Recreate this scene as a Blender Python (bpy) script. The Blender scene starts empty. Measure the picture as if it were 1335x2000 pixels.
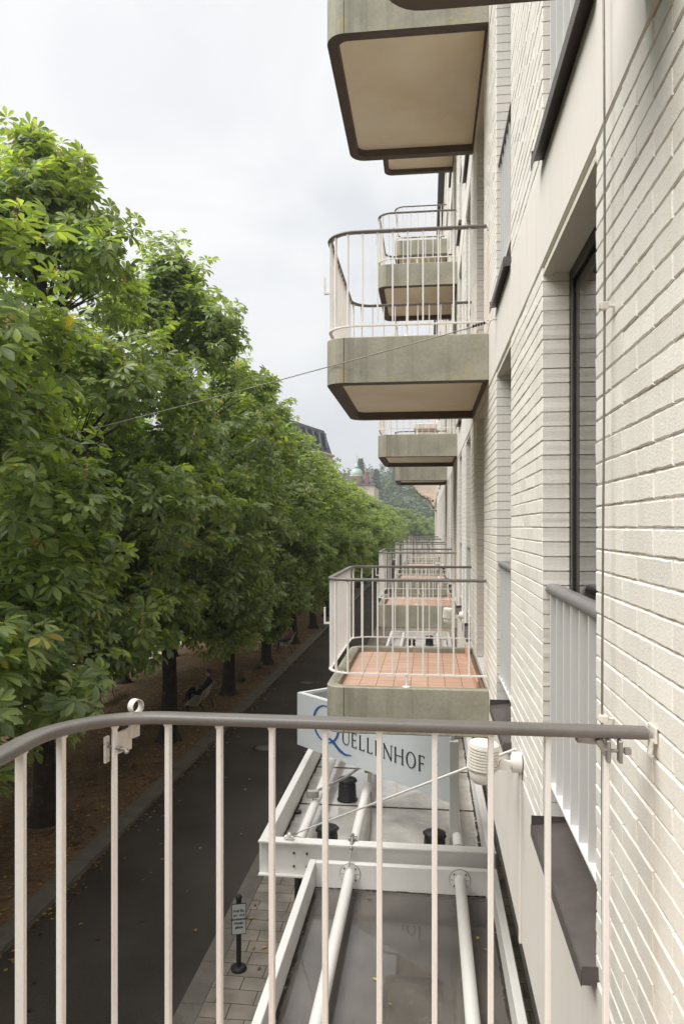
import bpy, bmesh, math, random
import numpy as np
from mathutils import Vector, Matrix
R = math.radians
PI = math.pi
random.seed(7)
SC = bpy.context.scene
COL = SC.collection

# ------------------------------------------------------------------ camera, sky, sun, exposure
# camera at the origin, 6.4 m above the pavement; +Y runs down the street, the facade is on +X
G = -6.4
cam_d = bpy.data.cameras.new('camera')
cam = bpy.data.objects.new('camera', cam_d); COL.objects.link(cam)
cam_d.sensor_fit = 'HORIZONTAL'; cam_d.sensor_width = 36.0
cam_d.lens = 1430 / 1335 * 36
cam_d.shift_y = 29 / 1335
cam_d.clip_start = 0.05; cam_d.clip_end = 4000
cam.location = (0, 0, 0); cam.rotation_euler = (R(90), 0, math.atan(167.5 / 1430))
SC.camera = cam

SUN_EL, SUN_AZ = R(56), R(-112)      # azimuth measured from +Y towards +X
w = bpy.data.worlds.new('World'); SC.world = w; w.use_nodes = True
nt = w.node_tree; nt.nodes.clear()
out = nt.nodes.new('ShaderNodeOutputWorld'); bg = nt.nodes.new('ShaderNodeBackground')
sky = nt.nodes.new('ShaderNodeTexSky'); sky.sky_type = 'NISHITA'; sky.sun_disc = False
sky.sun_elevation = SUN_EL; sky.sun_rotation = SUN_AZ
sky.dust_density = 3.0; sky.air_density = 1.0
tc = nt.nodes.new('ShaderNodeTexCoord'); mp = nt.nodes.new('ShaderNodeMapping')
mp.inputs['Scale'].default_value = (1.0, 1.0, 1.9); mp.inputs['Location'].default_value = (0.35, 0.2, 0.1)
n1 = nt.nodes.new('ShaderNodeTexNoise'); n1.inputs['Scale'].default_value = 2.3
n1.inputs['Detail'].default_value = 6; n1.inputs['Roughness'].default_value = 0.5; n1.inputs['Distortion'].default_value = 0.6
cr = nt.nodes.new('ShaderNodeValToRGB')
cr.color_ramp.elements[0].position = 0.38; cr.color_ramp.elements[0].color = (4.5, 4.56, 4.65, 1)
cr.color_ramp.elements[1].position = 0.62; cr.color_ramp.elements[1].color = (5.8, 5.77, 5.72, 1)
mx = nt.nodes.new('ShaderNodeMix'); mx.data_type = 'RGBA'; mx.inputs[0].default_value = 0.93
nt.links.new(tc.outputs['Generated'], mp.inputs['Vector']); nt.links.new(mp.outputs[0], n1.inputs['Vector'])
nt.links.new(n1.outputs['Fac'], cr.inputs[0])
nt.links.new(sky.outputs[0], mx.inputs[6]); nt.links.new(cr.outputs[0], mx.inputs[7])
nt.links.new(mx.outputs[2], bg.inputs['Color']); bg.inputs['Strength'].default_value = 0.095
nt.links.new(bg.outputs[0], out.inputs['Surface'])

sun_d = bpy.data.lights.new('sun', 'SUN'); sun_d.energy = 3.1; sun_d.angle = R(60); sun_d.color = (1.0, 0.965, 0.92)
sun = bpy.data.objects.new('sun', sun_d); COL.objects.link(sun)
sdir = Vector((math.sin(SUN_AZ) * math.cos(SUN_EL), math.cos(SUN_AZ) * math.cos(SUN_EL), math.sin(SUN_EL)))
sun.rotation_euler = sdir.to_track_quat('Z', 'Y').to_euler(); sun.location = (0, 0, 60)

SC.view_settings.view_transform = 'Standard'; SC.view_settings.look = 'None'
SC.view_settings.exposure = 0.97; SC.view_settings.gamma = 1.0
SC.cycles.max_bounces = 7; SC.cycles.transparent_max_bounces = 12
SC.cycles.diffuse_bounces = 5; SC.cycles.volume_bounces = 0
SC.cycles.use_denoising = True
SC.cycles.sample_clamp_indirect = 6

# ------------------------------------------------------------------ materials
def new_mat(name):
    m = bpy.data.materials.new(name); m.use_nodes = True
    return m, m.node_tree, m.node_tree.nodes['Principled BSDF']

def lk(nt, a, b): nt.links.new(a, b)

def surf(name, col, rough=0.6, var=0.12, vscale=3.0, col2=None, bump=0.0, bscale=60, metal=0.0, spots=None, spec=None,
         fine=0.0, fscale=90, streak=None, detail=5, island=0.0):
    """colour mottled by noise between col*(1-var) and col2/col, optional bump, rust/dirt spots and vertical streaks"""
    m, nt, b = new_mat(name)
    N = nt.nodes
    tc = N.new('ShaderNodeTexCoord')
    n = N.new('ShaderNodeTexNoise'); n.inputs['Scale'].default_value = vscale; n.inputs['Detail'].default_value = detail
    lk(nt, tc.outputs['Object'], n.inputs['Vector'])
    r = N.new('ShaderNodeValToRGB'); r.color_ramp.elements[0].position = 0.32; r.color_ramp.elements[1].position = 0.7
    c2 = col2 or tuple(c * (1 - var) for c in col)
    r.color_ramp.elements[0].color = (*c2, 1); r.color_ramp.elements[1].color = (*col, 1)
    lk(nt, n.outputs['Fac'], r.inputs[0]); cur = r.outputs[0]
    if island > 0:
        gi = N.new('ShaderNodeNewGeometry'); mri = N.new('ShaderNodeMapRange'); mri.inputs[3].default_value = 1 - island; mri.inputs[4].default_value = 1 + island * 0.6
        lk(nt, gi.outputs['Random Per Island'], mri.inputs[0]); hi = N.new('ShaderNodeVectorMath'); hi.operation = 'SCALE'
        lk(nt, cur, hi.inputs[0]); lk(nt, mri.outputs[0], hi.inputs['Scale']); cur = hi.outputs[0]
    if fine > 0:
        f = N.new('ShaderNodeTexNoise'); f.inputs['Scale'].default_value = fscale; f.inputs['Detail'].default_value = 3
        lk(nt, tc.outputs['Object'], f.inputs['Vector'])
        mr = N.new('ShaderNodeMapRange'); mr.inputs[1].default_value = 0.3; mr.inputs[2].default_value = 0.7
        mr.inputs[3].default_value = 1 - fine; mr.inputs[4].default_value = 1 + fine
        lk(nt, f.outputs['Fac'], mr.inputs[0])
        h = N.new('ShaderNodeVectorMath'); h.operation = 'SCALE'
        lk(nt, cur, h.inputs[0]); lk(nt, mr.outputs[0], h.inputs['Scale']); cur = h.outputs[0]
    if streak:
        scol, amt, th = streak
        mpn = N.new('ShaderNodeMapping'); mpn.inputs['Scale'].default_value = (9, 9, 0.55)
        s = N.new('ShaderNodeTexNoise'); s.inputs['Scale'].default_value = 1.0; s.inputs['Detail'].default_value = 4
        lk(nt, tc.outputs['Object'], mpn.inputs['Vector']); lk(nt, mpn.outputs[0], s.inputs['Vector'])
        mr = N.new('ShaderNodeMapRange'); mr.inputs[1].default_value = th; mr.inputs[2].default_value = th + 0.2
        mr.inputs[4].default_value = amt
        lk(nt, s.outputs['Fac'], mr.inputs[0])
        mi = N.new('ShaderNodeMix'); mi.data_type = 'RGBA'; mi.inputs[7].default_value = (*scol, 1)
        lk(nt, mr.outputs[0], mi.inputs[0]); lk(nt, cur, mi.inputs[6]); cur = mi.outputs[2]
    if spots:
        scol, ssc, th, amt = spots
        s = N.new('ShaderNodeTexNoise'); s.inputs['Scale'].default_value = ssc; s.inputs['Detail'].default_value = 5
        s.inputs['Roughness'].default_value = 0.65
        lk(nt, tc.outputs['Object'], s.inputs['Vector'])
        mr = N.new('ShaderNodeMapRange'); mr.inputs[1].default_value = th; mr.inputs[2].default_value = th + 0.05
        mr.inputs[4].default_value = amt
        lk(nt, s.outputs['Fac'], mr.inputs[0])
        mi = N.new('ShaderNodeMix'); mi.data_type = 'RGBA'; mi.inputs[7].default_value = (*scol, 1)
        lk(nt, mr.outputs[0], mi.inputs[0]); lk(nt, cur, mi.inputs[6]); cur = mi.outputs[2]
    lk(nt, cur, b.inputs['Base Color'])
    b.inputs['Roughness'].default_value = rough; b.inputs['Metallic'].default_value = metal
    if spec is not None: b.inputs['Specular IOR Level'].default_value = spec
    if bump > 0:
        bn = N.new('ShaderNodeTexNoise'); bn.inputs['Scale'].default_value = bscale; bn.inputs['Detail'].default_value = 4
        lk(nt, tc.outputs['Object'], bn.inputs['Vector'])
        bp = N.new('ShaderNodeBump'); bp.inputs['Strength'].default_value = bump; bp.inputs['Distance'].default_value = 0.01
        lk(nt, bn.outputs['Fac'], bp.inputs['Height']); lk(nt, bp.outputs[0], b.inputs['Normal'])
    return m

M = {}
M['brick'] = surf('painted_brick', (0.83, 0.80, 0.74), 0.55, 0.09, 1.3, bump=0.22, bscale=150, fine=0.03, fscale=50, island=0.05,
                  spots=((0.30, 0.24, 0.17), 70, 0.72, 0.6), streak=((0.58, 0.52, 0.42), 0.45, 0.55))
M['mortar'] = surf('painted_mortar', (0.66, 0.62, 0.55), 0.8, 0.30, 9, bump=0.5, bscale=120)
M['reveal'] = surf('painted_brick_reveal', (0.66, 0.635, 0.55), 0.6, 0.10, 3, bump=0.3, bscale=120, fine=0.03)
M['plaster'] = surf('painted_render', (0.78, 0.74, 0.69), 0.6, 0.08, 0.9, bump=0.06, bscale=60,
                    spots=((0.25, 0.22, 0.18), 9, 0.745, 0.7), streak=((0.66, 0.61, 0.52), 0.55, 0.54))
M['concrete'] = surf('olive_concrete', (0.40, 0.385, 0.305), 0.75, 0.34, 2.4, bump=0.2, bscale=55, fine=0.08, fscale=40,
                     spots=((0.40, 0.33, 0.17), 5, 0.58, 0.38), streak=((0.17, 0.16, 0.12), 0.75, 0.53))
M['rimdark'] = surf('brown_rim_paint', (0.105, 0.078, 0.058), 0.6, 0.3, 4, bump=0.1, bscale=40)
M['soffit'] = surf('beige_soffit', (0.94, 0.87, 0.71), 0.8, 0.0, 1.6, col2=(0.84, 0.73, 0.54), bump=0.05, bscale=40,
                   spots=((0.93, 0.85, 0.70), 2.0, 0.56, 0.5))
M['seam'] = surf('joint_sealant', (0.10, 0.09, 0.07), 0.8, 0.3, 20)
M['white'] = surf('white_metal_paint', (0.83, 0.815, 0.79), 0.42, 0.06, 5, fine=0.02,
                  spots=((0.40, 0.22, 0.12), 75, 0.675, 0.7), bump=0.08, bscale=130)
M['whitefar'] = surf('white_metal_paint_clean', (0.80, 0.77, 0.73), 0.45, 0.07, 5)
M['handrail'] = surf('brown_grey_handrail', (0.160, 0.147, 0.136), 0.36, 0.22, 7, bump=0.05, bscale=160, spots=((0.34, 0.32, 0.30), 40, 0.68, 0.5), fine=0.04, fscale=120)
M['tile'] = None
M['greyslat'] = surf('grey_slat_paint', (0.72, 0.715, 0.70), 0.45, 0.06, 2.5)
M['greycap'] = surf('grey_cap_rail', (0.20, 0.19, 0.19), 0.45, 0.18, 12, bump=0.05, bscale=100)
M['sill'] = surf('dark_zinc_sill', (0.100, 0.086, 0.080), 0.42, 0.35, 5, fine=0.08, fscale=25,
                 spots=((0.55, 0.50, 0.45), 45, 0.73, 0.7))
M['frame'] = surf('dark_window_frame', (0.035, 0.030, 0.027), 0.4, 0.3, 10, spots=((0.22, 0.13, 0.05), 30, 0.62, 0.6))
M['curtain'] = surf('curtain_cloth', (0.48, 0.46, 0.43), 0.9, 0.15, 3)
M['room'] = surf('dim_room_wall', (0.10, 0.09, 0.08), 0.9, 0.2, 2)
M['fascia'] = surf('dark_roof_fascia', (0.05, 0.05, 0.055), 0.5, 0.2, 3)
M['steel'] = surf('galvanised_steel', (0.42, 0.40, 0.38), 0.4, 0.25, 25, metal=0.7, spots=((0.30, 0.17, 0.08), 40, 0.62, 0.6), bump=0.15, bscale=90)
M['chippaint'] = surf('chipped_white_bracket', (0.74, 0.71, 0.66), 0.4, 0.1, 9, spots=((0.36, 0.27, 0.15), 60, 0.60, 0.8), bump=0.5, bscale=80)
M['cable'] = surf('steel_cable', (0.27, 0.25, 0.22), 0.45, 0.3, 40, metal=0.5)
M['black'] = surf('black_plastic', (0.018, 0.018, 0.020), 0.45, 0.3, 10)
M['lampwhite'] = surf('cream_lamp_housing', (0.76, 0.72, 0.66), 0.4, 0.08, 12, spots=((0.4, 0.33, 0.22), 40, 0.66, 0.6))
M['asphalt'] = surf('asphalt', (0.115, 0.097, 0.083), 0.85, 0.42, 0.45, bump=0.6, bscale=55, fine=0.35, fscale=60, spec=0.3)
M['kerb'] = surf('granite_kerb', (0.24, 0.215, 0.185), 0.8, 0.3, 2.5, bump=0.4, bscale=30, fine=0.12, fscale=45)
M['earth'] = surf('leaf_strewn_earth', (0.29, 0.175, 0.105), 0.95, 0.0, 0.9, col2=(0.16, 0.105, 0.070), bump=0.9, bscale=9,
                  fine=0.3, fscale=14, spots=((0.30, 0.16, 0.06), 12, 0.60, 0.5))
M['palepath'] = surf('pale_path', (0.62, 0.55, 0.50), 0.9, 0.15, 0.4, fine=0.08, fscale=10)
M['farground'] = surf('valley_ground', (0.10, 0.13, 0.06), 0.95, 0.3, 0.05)
M['bark'] = surf('chestnut_bark', (0.060, 0.045, 0.034), 0.95, 0.0, 5, col2=(0.028, 0.022, 0.018), bump=1.0, bscale=14,
                 spots=((0.11, 0.13, 0.06), 3.5, 0.60, 0.5))
M['signface'] = surf('pale_sign_face', (0.62, 0.67, 0.70), 0.35, 0.05, 1.2)
M['signwhite'] = surf('white_sign_edge', (0.80, 0.82, 0.82), 0.4, 0.05, 2)
M['blue'] = surf('blue_lettering', (0.035, 0.11, 0.32), 0.4, 0.08, 3)
M['ink'] = surf('black_lettering', (0.02, 0.02, 0.022), 0.5, 0.1, 3)
M['plate'] = surf('white_plate', (0.62, 0.64, 0.63), 0.4, 0.08, 6)
M['yellowbox'] = surf('ochre_box', (0.42, 0.33, 0.12), 0.6, 0.15, 9)
M['dirt'] = surf('blackened_seal', (0.055, 0.042, 0.030), 0.95, 0.4, 18, bump=0.8, bscale=40, spots=((0.5, 0.46, 0.4), 16, 0.60, 0.8))
M['slat'] = surf('weathered_white_slats', (0.52, 0.48, 0.38), 0.7, 0.25, 6)
M['iron'] = surf('black_iron', (0.03, 0.027, 0.025), 0.55, 0.3, 10)
M['moss'] = surf('mossy_stone', (0.16, 0.14, 0.11), 0.95, 0.0, 5, col2=(0.08, 0.11, 0.04), bump=0.9, bscale=12)
M['cloth_dark'] = surf('dark_blue_cloth', (0.014, 0.016, 0.028), 0.9, 0.3, 6)
M['cloth_blue'] = surf('jeans_cloth', (0.06, 0.09, 0.16), 0.9, 0.2, 8)
M['cloth_pink'] = surf('patterned_pink_cloth', (0.42, 0.20, 0.24), 0.9, 0.0, 14, col2=(0.12, 0.05, 0.08))
M['skin'] = surf('skin', (0.42, 0.26, 0.19), 0.6, 0.1, 8)
M['hair_grey'] = surf('grey_hair', (0.11, 0.10, 0.09), 0.9, 0.3, 30)
M['hair_dark'] = surf('dark_hair', (0.03, 0.02, 0.015), 0.9, 0.3, 30)
M['fruit'] = surf('pale_fruit', (0.62, 0.58, 0.26), 0.7, 0.0, 20, col2=(0.52, 0.36, 0.16))
M['slate'] = surf('slate_roof', (0.075, 0.072, 0.080), 0.6, 0.25, 2, fine=0.15, fscale=6)
M['sandstone'] = surf('cream_sandstone', (0.58, 0.48, 0.36), 0.8, 0.2, 1.0, fine=0.06, fscale=9)
M['pinkstone'] = surf('rose_stone', (0.70, 0.60, 0.51), 0.8, 0.2, 1.5, fine=0.06, fscale=14)
M['redbrick'] = surf('red_chimney_brick', (0.36, 0.13, 0.09), 0.85, 0.2, 3)
M['copper'] = surf('green_copper', (0.36, 0.48, 0.42), 0.6, 0.15, 1.2)
M['winglass'] = surf('far_window_glass', (0.05, 0.06, 0.07), 0.15, 0.2, 3)
M['wincurtain'] = surf('far_window_curtain', (0.6, 0.6, 0.6), 0.6, 0.1, 3)
M['housewhite'] = surf('white_house_render', (0.74, 0.72, 0.68), 0.8, 0.06, 0.5)
M['fallen'] = None

def mat_tile():
    m, nt, b = new_mat('terracotta_tiles'); N = nt.nodes
    tc = N.new('ShaderNodeTexCoord'); mpn = N.new('ShaderNodeMapping')
    br = N.new('ShaderNodeTexBrick'); br.offset = 0.0
    br.inputs['Scale'].default_value = 1.0
    br.inputs['Brick Width'].default_value = 0.145; br.inputs['Row Height'].default_value = 0.145
    br.inputs['Mortar Size'].default_value = 0.0035; br.inputs['Mortar Smooth'].default_value = 0.2
    br.inputs['Color1'].default_value = (0.64, 0.42, 0.31, 1); br.inputs['Color2'].default_value = (0.57, 0.355, 0.25, 1)
    br.inputs['Mortar'].default_value = (0.20, 0.12, 0.08, 1)
    lk(nt, tc.outputs['Object'], mpn.inputs['Vector']); lk(nt, mpn.outputs[0], br.inputs['Vector'])
    n = N.new('ShaderNodeTexNoise'); n.inputs['Scale'].default_value = 4; n.inputs['Detail'].default_value = 5
    lk(nt, tc.outputs['Object'], n.inputs['Vector'])
    mr = N.new('ShaderNodeMapRange'); mr.inputs[3].default_value = 0.75; mr.inputs[4].default_value = 1.2
    lk(nt, n.outputs['Fac'], mr.inputs[0])
    sc = N.new('ShaderNodeVectorMath'); sc.operation = 'SCALE'
    lk(nt, br.outputs['Color'], sc.inputs[0]); lk(nt, mr.outputs[0], sc.inputs['Scale'])
    lk(nt, sc.outputs[0], b.inputs['Base Color']); b.inputs['Roughness'].default_value = 0.5
    return m
M['tile'] = mat_tile()

def mat_paving():
    m, nt, b = new_mat('pavement_slabs'); N = nt.nodes
    tc = N.new('ShaderNodeTexCoord'); mpn = N.new('ShaderNodeMapping')
    mpn.inputs['Rotation'].default_value = (0, 0, 0)
    br = N.new('ShaderNodeTexBrick'); br.offset = 0.42; br.squash = 0.7; br.squash_frequency = 3
    br.inputs['Scale'].default_value = 1.0
    br.inputs['Brick Width'].default_value = 0.52; br.inputs['Row Height'].default_value = 0.30
    br.inputs['Mortar Size'].default_value = 0.008; br.inputs['Mortar Smooth'].default_value = 0.4; br.inputs['Bias'].default_value = 0.0
    br.inputs['Color1'].default_value = (0.36, 0.315, 0.265, 1); br.inputs['Color2'].default_value = (0.27, 0.235, 0.195, 1)
    br.inputs['Mortar'].default_value = (0.055, 0.050, 0.032, 1)
    dn = N.new('ShaderNodeTexNoise'); dn.inputs['Scale'].default_value = 1.3; dn.inputs['Detail'].default_value = 2
    ad = N.new('ShaderNodeVectorMath'); ad.operation = 'MULTIPLY_ADD'; ad.inputs[1].default_value = (0.05, 0.05, 0)
    lk(nt, tc.outputs['Object'], dn.inputs['Vector']); lk(nt, dn.outputs['Color'], ad.inputs[0]); lk(nt, tc.outputs['Object'], ad.inputs[2])
    lk(nt, ad.outputs[0], mpn.inputs['Vector']); lk(nt, mpn.outputs[0], br.inputs['Vector'])
    n = N.new('ShaderNodeTexNoise'); n.inputs['Scale'].default_value = 2.2; n.inputs['Detail'].default_value = 6
    lk(nt, tc.outputs['Object'], n.inputs['Vector'])
    mr = N.new('ShaderNodeMapRange'); mr.inputs[1].default_value = 0.3; mr.inputs[2].default_value = 0.7
    mr.inputs[3].default_value = 0.65; mr.inputs[4].default_value = 1.3
    lk(nt, n.outputs['Fac'], mr.inputs[0])
    sc = N.new('ShaderNodeVectorMath'); sc.operation = 'SCALE'
    lk(nt, br.outputs['Color'], sc.inputs[0]); lk(nt, mr.outputs[0], sc.inputs['Scale'])
    m2 = N.new('ShaderNodeTexNoise'); m2.inputs['Scale'].default_value = 1.1; m2.inputs['Detail'].default_value = 6
    lk(nt, tc.outputs['Object'], m2.inputs['Vector'])
    mr2 = N.new('ShaderNodeMapRange'); mr2.inputs[1].default_value = 0.58; mr2.inputs[2].default_value = 0.70; mr2.inputs[4].default_value = 0.55
    lk(nt, m2.outputs['Fac'], mr2.inputs[0])
    mi = N.new('ShaderNodeMix'); mi.data_type = 'RGBA'; mi.inputs[7].default_value = (0.085, 0.095, 0.04, 1)
    lk(nt, mr2.outputs[0], mi.inputs[0]); lk(nt, sc.outputs[0], mi.inputs[6])
    lk(nt, mi.outputs[2], b.inputs['Base Color']); b.inputs['Roughness'].default_value = 0.8
    bp = N.new('ShaderNodeBump'); bp.inputs['Strength'].default_value = 0.5; bp.inputs['Distance'].default_value = 0.01
    inv = N.new('ShaderNodeMath'); inv.operation = 'SUBTRACT'; inv.inputs[0].default_value = 1
    lk(nt, br.outputs['Fac'], inv.inputs[1]); lk(nt, inv.outputs[0], bp.inputs['Height']); lk(nt, bp.outputs[0], b.inputs['Normal'])
    return m
M['paving'] = mat_paving()

def mat_leaf(name, lo, mid, hi, trans=0.42, odd=(0.45, 0.30, 0.04)):
    m, nt, b = new_mat(name); N = nt.nodes
    g = N.new('ShaderNodeNewGeometry'); cr = N.new('ShaderNodeValToRGB')
    e = cr.color_ramp.elements; e[0].position = 0.0; e[0].color = (*lo, 1); e[1].position = 0.99; e[1].color = (*hi, 1)
    x = e.new(0.5); x.color = (*mid, 1)
    y = e.new(0.9993); y.color = (*odd, 1)
    lk(nt, g.outputs['Random Per Island'], cr.inputs[0])
    tc = N.new('ShaderNodeTexCoord'); n = N.new('ShaderNodeTexNoise'); n.inputs['Scale'].default_value = 0.8
    lk(nt, tc.outputs['Object'], n.inputs['Vector'])
    mr = N.new('ShaderNodeMapRange'); mr.inputs[1].default_value = 0.3; mr.inputs[2].default_value = 0.7
    mr.inputs[3].default_value = 0.75; mr.inputs[4].default_value = 1.3
    lk(nt, n.outputs['Fac'], mr.inputs[0])
    sc = N.new('ShaderNodeVectorMath'); sc.operation = 'SCALE'
    lk(nt, cr.outputs[0], sc.inputs[0]); lk(nt, mr.outputs[0], sc.inputs['Scale'])
    lk(nt, sc.outputs[0], b.inputs['Base Color']); b.inputs['Roughness'].default_value = 0.38
    b.inputs['Specular IOR Level'].default_value = 0.6
    tr = N.new('ShaderNodeBsdfTranslucent')
    s2 = N.new('ShaderNodeVectorMath'); s2.operation = 'MULTIPLY'; s2.inputs[1].default_value = (1.9, 1.9, 0.5)
    lk(nt, sc.outputs[0], s2.inputs[0]); lk(nt, s2.outputs[0], tr.inputs['Color'])
    ms = N.new('ShaderNodeMixShader'); ms.inputs[0].default_value = trans
    lk(nt, b.outputs[0], ms.inputs[1]); lk(nt, tr.outputs[0], ms.inputs[2])
    lk(nt, ms.outputs[0], N['Material Output'].inputs['Surface'])
    return m
M['leaf'] = mat_leaf('chestnut_leaf', (0.125, 0.180, 0.078), (0.190, 0.260, 0.105), (0.34, 0.42, 0.135))
M['fallen'] = mat_leaf('fallen_leaf', (0.10, 0.05, 0.025), (0.26, 0.13, 0.045), (0.62, 0.42, 0.10), 0.1, odd=(0.7, 0.6, 0.2))
M['farleaf'] = mat_leaf('far_forest_leaf', (0.030, 0.060, 0.028), (0.060, 0.10, 0.035), (0.15, 0.20, 0.06), 0.15, odd=(0.2, 0.22, 0.1))

def mat_glass(name, tint=(0.85, 0.9, 0.88), base=0.10, refl=0.9, rough=0.02, dirt=0.0, film=(0.5, 0.48, 0.46)):
    m, nt, b = new_mat(name); N = nt.nodes
    tr = N.new('ShaderNodeBsdfTransparent'); tr.inputs['Color'].default_value = (*tint, 1)
    gl = N.new('ShaderNodeBsdfGlossy'); gl.inputs['Roughness'].default_value = rough; gl.inputs['Color'].default_value = (refl, refl, refl, 1)
    fr = N.new('ShaderNodeFresnel'); fr.inputs['IOR'].default_value = 1.5
    mr = N.new('ShaderNodeMath'); mr.operation = 'MULTIPLY_ADD'; mr.inputs[1].default_value = 1.3; mr.inputs[2].default_value = base - 0.04
    mr.use_clamp = True
    lk(nt, fr.outputs[0], mr.inputs[0])
    ms = N.new('ShaderNodeMixShader'); lk(nt, mr.outputs[0], ms.inputs[0]); lk(nt, tr.outputs[0], ms.inputs[1]); lk(nt, gl.outputs[0], ms.inputs[2])
    fin = ms.outputs[0]
    if dirt > 0:
        df = N.new('ShaderNodeBsdfDiffuse'); df.inputs['Color'].default_value = (*film, 1)
        tc = N.new('ShaderNodeTexCoord'); n = N.new('ShaderNodeTexNoise'); n.inputs['Scale'].default_value = 3; n.inputs['Detail'].default_value = 8
        lk(nt, tc.outputs['Object'], n.inputs['Vector'])
        m2 = N.new('ShaderNodeMapRange'); m2.inputs[1].default_value = 0.25; m2.inputs[2].default_value = 0.8
        m2.inputs[3].default_value = dirt * 0.6; m2.inputs[4].default_value = dirt * 1.4
        lk(nt, n.outputs['Fac'], m2.inputs[0])
        n5 = N.new('ShaderNodeTexNoise'); n5.inputs['Scale'].default_value = 26; n5.inputs['Detail'].default_value = 6; n5.inputs['Roughness'].default_value = 0.7
        lk(nt, tc.outputs['Object'], n5.inputs['Vector'])
        m5 = N.new('ShaderNodeMapRange'); m5.inputs[1].default_value = 0.60; m5.inputs[2].default_value = 0.70; m5.inputs[4].default_value = 0.25
        lk(nt, n5.outputs['Fac'], m5.inputs[0]); a5 = N.new('ShaderNodeMath'); a5.operation = 'ADD'; a5.use_clamp = True
        lk(nt, m2.outputs[0], a5.inputs[0]); lk(nt, m5.outputs[0], a5.inputs[1]); m2 = a5
        m3 = N.new('ShaderNodeMixShader'); lk(nt, m2.outputs[0], m3.inputs[0]); lk(nt, fin, m3.inputs[1]); lk(nt, df.outputs[0], m3.inputs[2]); fin = m3.outputs[0]
    lk(nt, fin, N['Material Output'].inputs['Surface'])
    return m
M['glass'] = mat_glass('window_glass', (0.7, 0.74, 0.72), 0.12)
M['roofglass'] = mat_glass('canopy_glass', (0.84, 0.84, 0.84), 0.03, dirt=0.10, film=(0.56, 0.51, 0.46))
M['frosted'] = mat_glass('grimy_canopy_glass', (0.55, 0.55, 0.55), 0.35, dirt=0.50, film=(0.66, 0.63, 0.59), rough=0.04)
M['shopglass'] = mat_glass('shopfront_glass', (0.5, 0.5, 0.5), 0.15)

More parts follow.
